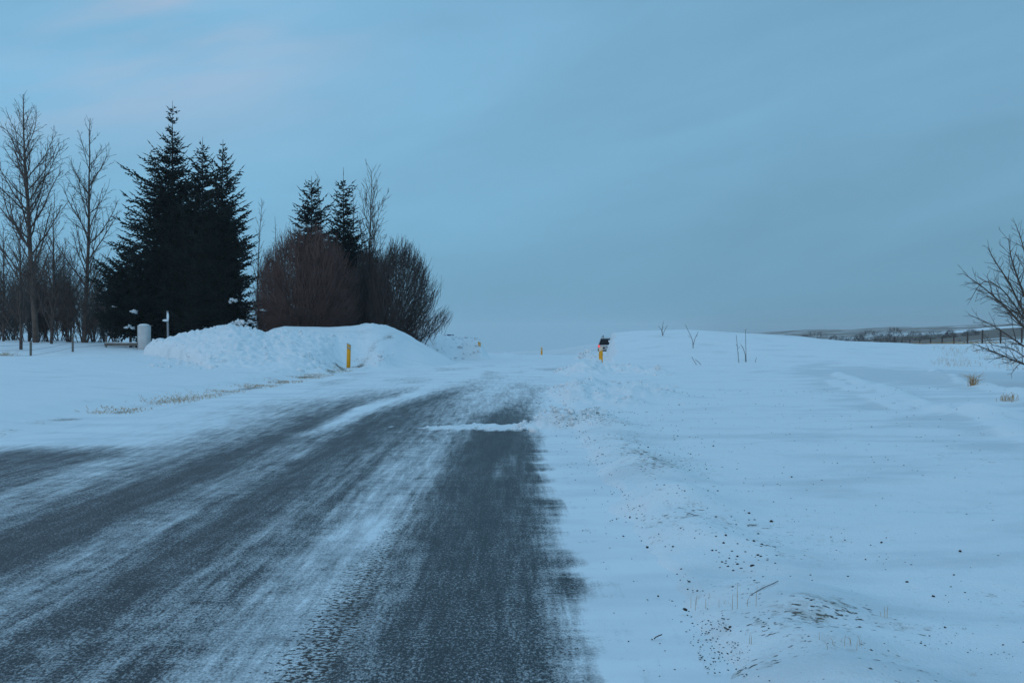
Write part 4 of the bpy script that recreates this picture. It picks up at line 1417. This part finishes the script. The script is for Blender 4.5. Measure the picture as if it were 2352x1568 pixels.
# ------------------------------------------------------------------ the car
def build_car():
    d = 114.0
    c = at(1401, 800, d)
    z = float(road_z(np.array([d]))) + 0.01
    root = tag(empty('suv', (c.x, c.y, z), -R(9.5)), 'silver sport utility car driving away, half hidden behind the right drift, left tail lamp lit', 'car')
    # body: cross sections along the length (local +Y forward), lofted
    sec = [(-2.25, 0.45, 0.86, 0.86, 0.80), (-2.32, 0.50, 0.90, 0.88, 0.95), (-2.28, 0.55, 0.92, 0.90, 1.02), (-1.2, 0.40, 0.94, 0.92, 1.05), (0.0, 0.38, 0.94, 0.92, 1.04), (1.0, 0.40, 0.93, 0.90, 1.02), (1.9, 0.45, 0.90, 0.84, 0.92), (2.25, 0.5, 0.78, 0.74, 0.80)]
    vs = []
    for y, zb, wb, wt, zt in sec:
        for x, zz in ((-wb * 0.94, zb), (-wb, zb + 0.18), (-wb, 0.72), (-wt, zt), (wt, zt), (wb, 0.72), (wb, zb + 0.18), (wb * 0.94, zb)):
            vs.append((x, y, zz))
    q, m = [], 8
    for i in range(len(sec) - 1):
        for j in range(m):
            q.append((i * m + j, i * m + (j + 1) % m, (i + 1) * m + (j + 1) % m, (i + 1) * m + j))
    caps = [list(range(m))[::-1], [(len(sec) - 1) * m + j for j in range(m)]]
    body = link_mesh('body', vs, [np.array(q)[:, ::-1], np.array(caps)[:, ::-1]], MAT['car'], root)
    # cabin
    cab = [(-2.16, 0.86, 1.0), (-1.86, 0.70, 1.64), (-1.0, 0.70, 1.74), (0.15, 0.68, 1.70), (1.05, 0.84, 1.0)]
    vs = []
    for y, wx, zz in cab:
        vs += [(-wx, y, zz), (wx, y, zz)]
    lo = [(-0.90, -2.20, 0.99), (0.90, -2.20, 0.99), (-0.88, 1.15, 0.99), (0.88, 1.15, 0.99)]
    nv = len(vs)
    vs += lo
    quads = [(2 * i, 2 * i + 1, 2 * i + 3, 2 * i + 2) for i in range(len(cab) - 1)]
    fl = [np.array(quads), np.array([[0, 2, 4, 6, 8], [9, 7, 5, 3, 1]])]
    link_mesh('cabin', vs, fl, MAT['car'], root)
    # rear window, side windows, plate recess, bumper
    def quad(name, pts, mat, parent, th=(0, -0.012, 0)):
        a = np.array(pts, float)
        bk = a - np.array(th)
        v = np.concatenate([a + np.array(th), bk])
        k = len(a)
        ff = [np.array([list(range(k)), list(range(2 * k - 1, k - 1, -1))]), np.array([[j, j + k, (j + 1) % k + k, (j + 1) % k] for j in range(k)])]
        return link_mesh(name, v, ff, mat, parent)
    quad('rear_window', [(-0.80, -2.13, 1.05), (0.80, -2.13, 1.05), (0.665, -1.875, 1.60), (-0.665, -1.875, 1.60)], MAT['glass'], root, (0, -0.02, 0.008))
    for sx in (-1, 1):
        quad('side_window', [(sx * 0.852, -1.95, 1.06), (sx * 0.712, -1.78, 1.58), (sx * 0.712, 0.1, 1.62), (sx * 0.838, 0.85, 1.06)], MAT['glass'], root, (sx * 0.012, 0, 0.004))
        o = box('tail_lamp', MAT['tail'] if sx < 0 else MAT['tail'], root, (sx * 0.80, -2.29, 0.93), (0.17, 0.10, 0.20), 0, 0.02)
        box('door_mirror', MAT['cardark'], root, (sx * 1.02, 0.55, 1.05), (0.22, 0.14, 0.18), 0, 0.03)
        box('reflector', MAT['cardark'], root, (sx * 0.80, -2.33, 0.60), (0.20, 0.05, 0.12), 0, 0.01)
    box('plate_recess', MAT['cardark'], root, (0, -2.315, 0.78), (0.95, 0.05, 0.13), 0, 0.01)
    box('number_plate', MAT['plate'], root, (0, -2.345, 0.76), (0.5, 0.015, 0.10), 0, 0.003)
    box('bumper', MAT['cardark'], root, (0, -2.28, 0.46), (1.72, 0.14, 0.18), 0, 0.03)
    for sx in (-1, 1):
        sg = Segs()
        for k in range(8):
            y0, y1 = -1.75 + k * 0.24, -1.75 + (k + 1) * 0.24
            sg.add((sx * 0.62, y0, 1.78), (sx * 0.62, y1, 1.78), 0.02, 0.02)
        sg.obj('roof_rail', MAT['cardark'], root, 6)
    sg = Segs()
    sg.add((-0.45, -1.70, 1.70), (-0.47, -1.78, 1.86), 0.035, 0.025)
    sg.add((-0.47, -1.78, 1.84), (-0.47, -1.80, 1.92), 0.05, 0.035)
    sg.obj('antenna', MAT['cardark'], root, 8)
    for sx in (-1, 1):
        for y in (-1.35, 1.40):
            ang = np.linspace(0, 2 * math.pi, 25)[:-1]
            prof = [(0.0, 0.12), (0.20, 0.12), (0.31, 0.12), (0.35, 0.08), (0.35, -0.08), (0.31, -0.12), (0.0, -0.12)]
            vs, fs = [], []
            for r_, x_ in prof:
                for a in ang:
                    vs.append((sx * 0.82 + x_, y + r_ * math.cos(a), 0.35 + r_ * math.sin(a)))
            for i in range(len(prof) - 1):
                for j in range(24):
                    fs.append((i * 24 + j, i * 24 + (j + 1) % 24, (i + 1) * 24 + (j + 1) % 24, (i + 1) * 24 + j))
            wh = link_mesh('wheel', vs, [np.array(fs)], MAT['tyre'], root)


build_car()


# ------------------------------------------------------------------ dry grass, clods, twigs, snow rubble
def blades(points, rng, h, mat, name, lean=0.5, w0=0.006, parent=None, base=Vector((0, 0, 0))):
    sg = Segs()
    for (x, y, z) in points:
        hh = h * rng.uniform(0.4, 1.2)
        a = rng.random() * 6.28
        l = rng.uniform(0.05, lean)
        p = Vector((x, y, z - 0.03)) - base
        q = p + Vector((math.cos(a) * l * hh * 0.4, math.sin(a) * l * hh * 0.4, hh * 0.6 + 0.03))
        t = q + Vector((math.cos(a) * l * hh, math.sin(a) * l * hh, hh * 0.4 * (1 - l * 0.5)))
        sg.add(p, q, w0, w0 * 0.8)
        sg.add(q, t, w0 * 0.8, w0 * 0.3)
    return sg.obj(name, mat, parent, 3)


rng = random.Random(9)
# dry grass along the left verge, too fine to count
ys = np.array([13 + 52 * rng.random() ** 1.2 for _ in range(5200)])
ss = np.array([max(0.05, rng.gauss(0.5, 0.28)) for _ in ys])
keep = noise(ys / 1.8, ys * 0, 13) + 0.35 * noise(ys / 0.5, ys * 0, 14) > np.interp(ys, [12, 22, 26, 45, 60], [0.5, 0.15, -0.12, 0.0, 0.4])
ys, ss = ys[keep], ss[keep]
xs = left_edge(ys) - ss
zs = terrain(xs, ys)[0]
tag(blades(list(zip(xs, ys, zs)), rng, 0.055, MAT['drygrass'], 'dry_grass', 1.2, 0.005), 'short dry grass along the left edge of the road', 'grass', None, 'stuff')
# sparse grass on the right bank under the tree and along the far fence
pts = []
for _ in range(700):
    px, py = rng.uniform(2140, 2352), rng.gauss(826, 7)
    pts.append((px, py))
gx, gy = [], []
for px, py in pts:
    d = 52 + rng.uniform(-5, 6) + (835 - py) * 0.1
    gx.append((px - 1176) * d / F)
    gy.append(d)
gx, gy = np.array(gx), np.array(gy)
keep = noise(gx / 0.9, gy / 2, 15) > 0.05
gx, gy = gx[keep], gy[keep]
tag(blades(list(zip(gx, gy, terrain(gx, gy)[0])), rng, 0.20, MAT['drygrass'], 'sparse_grass', 0.7, 0.0045), 'thin dry grass poking through the snow of the right bank', 'grass', None, 'stuff')
gp = []
for a, b_ in zip(fpos, fpos[1:]):
    for _ in range(150):
        t = rng.random()
        gp.append((a.x + (b_.x - a.x) * t + rng.gauss(0, 1.2), a.y + (b_.y - a.y) * t + rng.gauss(0, 2.5)))
gx, gy = np.array(gp).T
tag(blades(list(zip(gx, gy, terrain(gx, gy)[0])), rng, 0.55, MAT['drygrass'], 'fence_grass', 0.6, 0.022), 'tall dry grass growing along the far fence', 'grass', None, 'stuff')


def tuft(label, px, py, n, h, spread, seed, lean=0.5, w0=0.006, d=None):
    rg = random.Random(seed)
    d = d or ground_depth(px, py, 4.5, 60)
    x, y = (px - 1176) * d / F, d
    z = gz(x, y)
    base = Vector((x, y, z))
    pts = [(x + rg.gauss(0, spread), y + rg.gauss(0, spread), z) for _ in range(n)]
    root = tag(blades(pts, rg, h, MAT['drygrass'], 'grass_tuft', lean, w0, None, base), label, 'grass tuft', 'dry grass tufts in the snow')
    root.location = base


tuft('orange brown dry grass tuft on the grey ice at the right, below the bare tree', 2236, 884, 46, 0.30, 0.05, 1, 1.0)
tuft('faint dry grass tuft below the wheel track near the right edge', 2318, 920, 30, 0.16, 0.07, 2, 0.5)
tuft('dry grass tuft beside the low forked tree at the left edge', 14, 824, 70, 0.35, 0.25, 3, 0.9, 0.008, 53)
tuft('few tall dry stems right of the dark clods', 1695, 1402, 4, 0.13, 0.05, 4, 0.2, 0.0016)
tuft('single short stem alone on the open snow', 2030, 1416, 3, 0.07, 0.012, 5, 0.2, 0.0016)
tuft('short bristly grass in front of the clod cluster', 1650, 1385, 12, 0.035, 0.08, 6, 0.3, 0.0012)
tuft('thin grass beside the bottom ridge of clods', 1945, 1485, 12, 0.05, 0.06, 7, 0.6, 0.0012)
tuft('lone upright stem near the lower ridge', 1723, 1485, 2, 0.10, 0.008, 8, 0.1, 0.0014)


def twig(label, a, b, seed, r=0.0022):
    da, db = ground_depth(*a, 4.5, 60), ground_depth(*b, 4.5, 60)
    pa, pb = Vector(((a[0] - 1176) * da / F, da, 0)), Vector(((b[0] - 1176) * db / F, db, 0))
    pa.z, pb.z = gz(pa.x, pa.y) + 0.006, gz(pb.x, pb.y) + 0.008
    rg = random.Random(seed)
    sg = Segs()
    pr = Vector((0, 0, 0))
    for k in range(5):
        q = (pb - pa) * ((k + 1) / 5) + Vector((0, 0, 0.004 + rg.uniform(0, 0.004)))
        sg.add(pr, q, r, r * 0.8)
        pr = q
    o = sg.obj('twig', MAT['greytwig'], None, 5)
    o.location = pa
    tag(o, label, 'twig', 'twigs lying on the right snow')


twig('longest thin twig slanting on the snow right of the clods', (1724, 1370), (1788, 1340), 1)
twig('short twig at the upper end of the clod row', (1578, 1182), (1605, 1189), 2, 0.003)
twig('short level twig above the densest clods', (1717, 1208), (1738, 1210), 3, 0.003)
twig('short thick twig near the dark bare patch at the bottom', (1503, 1470), (1521, 1463), 4, 0.003)

# clods: about 290 single ones, the crumbs between them as one mass
cm = []
for k in range(10):
    vv, ff = ICO1 if k % 2 else ICO2
    sh = np.array([1.0, random.Random(k).uniform(0.7, 1.1), random.Random(k + 50).uniform(0.55, 0.9)])
    v = vv * sh * (1 + 0.35 * fbm(vv[:, 0] * 1.7 + k * 3.1, vv[:, 1] * 1.7 + vv[:, 2] * 1.3, 2, 900 + k)[:, None])
    o = link_mesh('dirt_clod', v, [ff], MAT['clod'], None)
    cm.append(o.data)
    bpy.data.objects.remove(o)

rng = random.Random(21)
CL = []
# picture positions of the biggest clods, then clusters along the windrow
for (px, py, s) in ((1574, 1402, 11), (1677, 1442, 10), (1694, 1280, 8), (1684, 1350, 8), (1730, 1300, 8), (1741, 1277, 8), (1750, 1252, 7), (1583, 1337, 7), (1733, 1195, 6), (1772, 1199, 7),
                    (1721, 1180, 6), (1755, 1432, 8), (1742, 1424, 7), (1565, 1308, 5), (1512, 1370, 5), (1432, 1232, 5), (1487, 1258, 6), (1546, 1257, 6), (1447, 1189, 5), (1602, 1358, 6),
                    (1975, 1443, 7), (1863, 1381, 6), (2172, 1443, 8), (2002, 1496, 7), (2116, 1480, 7), (2084, 1338, 7), (2145, 1371, 7), (2206, 1267, 6), (1862, 1322, 6), (1866, 1335, 6),
                    (1902, 1481, 7), (1850, 1475, 6), (1911, 1420, 5), (2192, 1321, 5), (2025, 1247, 5), (1948, 1325, 5), (1560, 930, 3), (1480, 925, 3)):
    CL.append((px, py, s))
for cx, cy, sx, sy, n, s0 in ((1690, 1290, 45, 30, 60, 5), (1640, 1215, 60, 18, 30, 4.2), (1560, 1120, 50, 22, 30, 3.5), (1540, 1040, 45, 18, 26, 3.0), (1760, 1330, 60, 20, 22, 4.5),
                              (1735, 1430, 40, 14, 26, 5), (1880, 1480, 60, 14, 22, 4.5), (2080, 1485, 110, 12, 30, 4.2), (1930, 1200, 180, 110, 34, 3.0), (2180, 1150, 130, 80, 18, 2.8), (1560, 1380, 60, 60, 14, 3.5)):
    for _ in range(n):
        CL.append((rng.gauss(cx, sx), rng.gauss(cy, sy), s0 * rng.uniform(0.6, 1.35)))
cnt = 0
zone = lambda px, py: ('on the front ridge at the bottom of the picture' if py > 1440 else 'beside the dark bare patch' if px < 1500 else 'in the dense row beside the road' if px < 1820 else 'scattered on the open snow at the right')
for i, (px, py, s) in enumerate(CL[:296]):
    if py > 1560 or py < 880:
        continue
    d = ground_depth(px, py, 4.6, 60)
    x, y = (px - 1176) * d / F, d
    r = s * d / F * 0.53
    o = bpy.data.objects.new('dirt_clod', cm[rng.randrange(10)])
    o.location = (x, y, gz(x, y) + r * 0.5)
    o.scale = (r * 1.1, r, r)
    o.rotation_euler = (rng.uniform(-0.4, 0.4), rng.uniform(-0.4, 0.4), rng.random() * 6.28)
    COL.objects.link(o)
    big = i < 38
    tag(o, 'small dark clod of frozen dirt lying on the roadside snow', 'clod', 'dark dirt clods on the right snow')
    cnt += 1

# crumbs
vs, fs, nb = [], [], 0
cr_pts = []
for _ in range(6500):
    k = rng.random()
    if k < 0.55:
        y = 4.6 + 18 * rng.random() ** 1.3
        x = 1.4 + float(curve(y)) * 0.9 + rng.gauss(0.1, 0.42)
    elif k < 0.8:
        y = 4.6 + 26 * rng.random()
        x = rng.uniform(0.5, 0.4 * y)
    else:
        y = rng.gauss(5.5, 0.2)
        x = rng.uniform(0.8, 2.3)
    cr_pts.append((x, y))
cx, cy = np.array(cr_pts).T
cz = terrain(cx, cy)[0]
keep = noise(cx / 0.35, cy / 0.3, 66) > np.where(np.abs(cx - 1.4) < 0.6, -0.25, 0.12)
v1, f1 = ICO1
octv = np.array([[1, 0, 0], [-1, 0, 0], [0, 1, 0], [0, -1, 0], [0, 0, .8], [0, 0, -.8]], float)
octf = np.array([[0, 2, 4], [2, 1, 4], [1, 3, 4], [3, 0, 4], [2, 0, 5], [1, 2, 5], [3, 1, 5], [0, 3, 5]])
for x, y, z in zip(cx[keep], cy[keep], cz[keep]):
    r = rng.uniform(0.0016, 0.0055) * (0.6 + y / 14)
    a = rng.random() * 6.28
    rot = np.array([[math.cos(a), -math.sin(a), 0], [math.sin(a), math.cos(a), 0], [0, 0, 1]])
    vs.append((octv * [r * rng.uniform(0.8, 1.8), r, r * 0.8]) @ rot.T + [x, y, z + r * 0.2])
    fs.append(octf + nb)
    nb += 6
tag(link_mesh('dirt_crumbs', np.concatenate(vs), [np.concatenate(fs)], MAT['clod']), 'fine dark crumbs of dirt strewn over the right snow', 'dirt', None, 'stuff')


# broken snow of the ploughed heaps
vs, fs, nb = [], [], 0


def lump(x, y, r, sink=0.2):
    global nb
    vv, ff = ICO1 if r < 0.07 else ICO2
    sh = np.array([rng.uniform(0.8, 1.4), rng.uniform(0.8, 1.3), rng.uniform(0.6, 1.0)]) * r
    v = vv * sh * (1 + 0.62 * fbm(vv[:, 0] * 1.6 + nb, vv[:, 1] * 1.6 + vv[:, 2] * 1.4, 2, 33)[:, None])
    a = rng.random() * 6.28
    rot = np.array([[math.cos(a), -math.sin(a), 0], [math.sin(a), math.cos(a), 0], [0, 0, 1]])
    z = gz(x, y)
    vs.append(v @ rot.T + [x, y, z + r * sink])
    fs.append(ff + nb)
    nb += len(vv)


for _ in range(420):
    cx_, cy_, sx, sy, h = HEAPS[rng.randrange(len(HEAPS))]
    lump(rng.gauss(cx_, sx * 0.7), rng.gauss(cy_, sy * 0.7), rng.uniform(0.012, 0.040) * (0.75 + cy_ / 55) * (1.5 if rng.random() < 0.07 else 1), 0.0)
for _ in range(160):
    x = rng.uniform(-1.3, 0.9)
    lump(x, 18.55 + 0.1 * (x + 0.5) + rng.gauss(0, 0.22), rng.uniform(0.010, 0.032), 0.6)
for (pts, d, fr, bk, rg) in (BANKS[0], BANKS[2], BANKS[4]):
    a = np.array(pts, float)
    for _ in range(330 if d < 60 else 120):
        px = rng.uniform(a[0, 0] + 8, a[-1, 0] - 25)
        y = d - fr * 0.95 * rng.random() ** 1.5 + 0.3
        lump((px - 1176) * y / F, y, rng.uniform(0.035, 0.10) * (1.5 if rng.random() < 0.08 else 0.8), -0.1)
tag(link_mesh('snow_rubble', np.concatenate(vs), [np.concatenate(fs)], MAT['clump'], None), 'broken lumps of ploughed snow on the heaps and banks', 'snow', None, 'stuff')

# ------------------------------------------------------------------ haze
hm_, ht, hb = new_mat('haze_air')
ht.nodes.remove(hb)
vol = ht.nodes.new('ShaderNodeVolumePrincipled')
vol.inputs['Color'].default_value = (0.93, 0.95, 0.97, 1)
vol.inputs['Density'].default_value = 0.00022
vol.inputs['Anisotropy'].default_value = 0.0
ht.links.new(vol.outputs[0], ht.nodes['Material Output'].inputs['Volume'])
v, f = boxgeo(0, 0, -12, 9600, 9600, 116)
hz = link_mesh('haze', v, [f], hm_)
tag(hz, 'cold hazy air with blown snow over the whole landscape', 'haze', None, 'stuff')
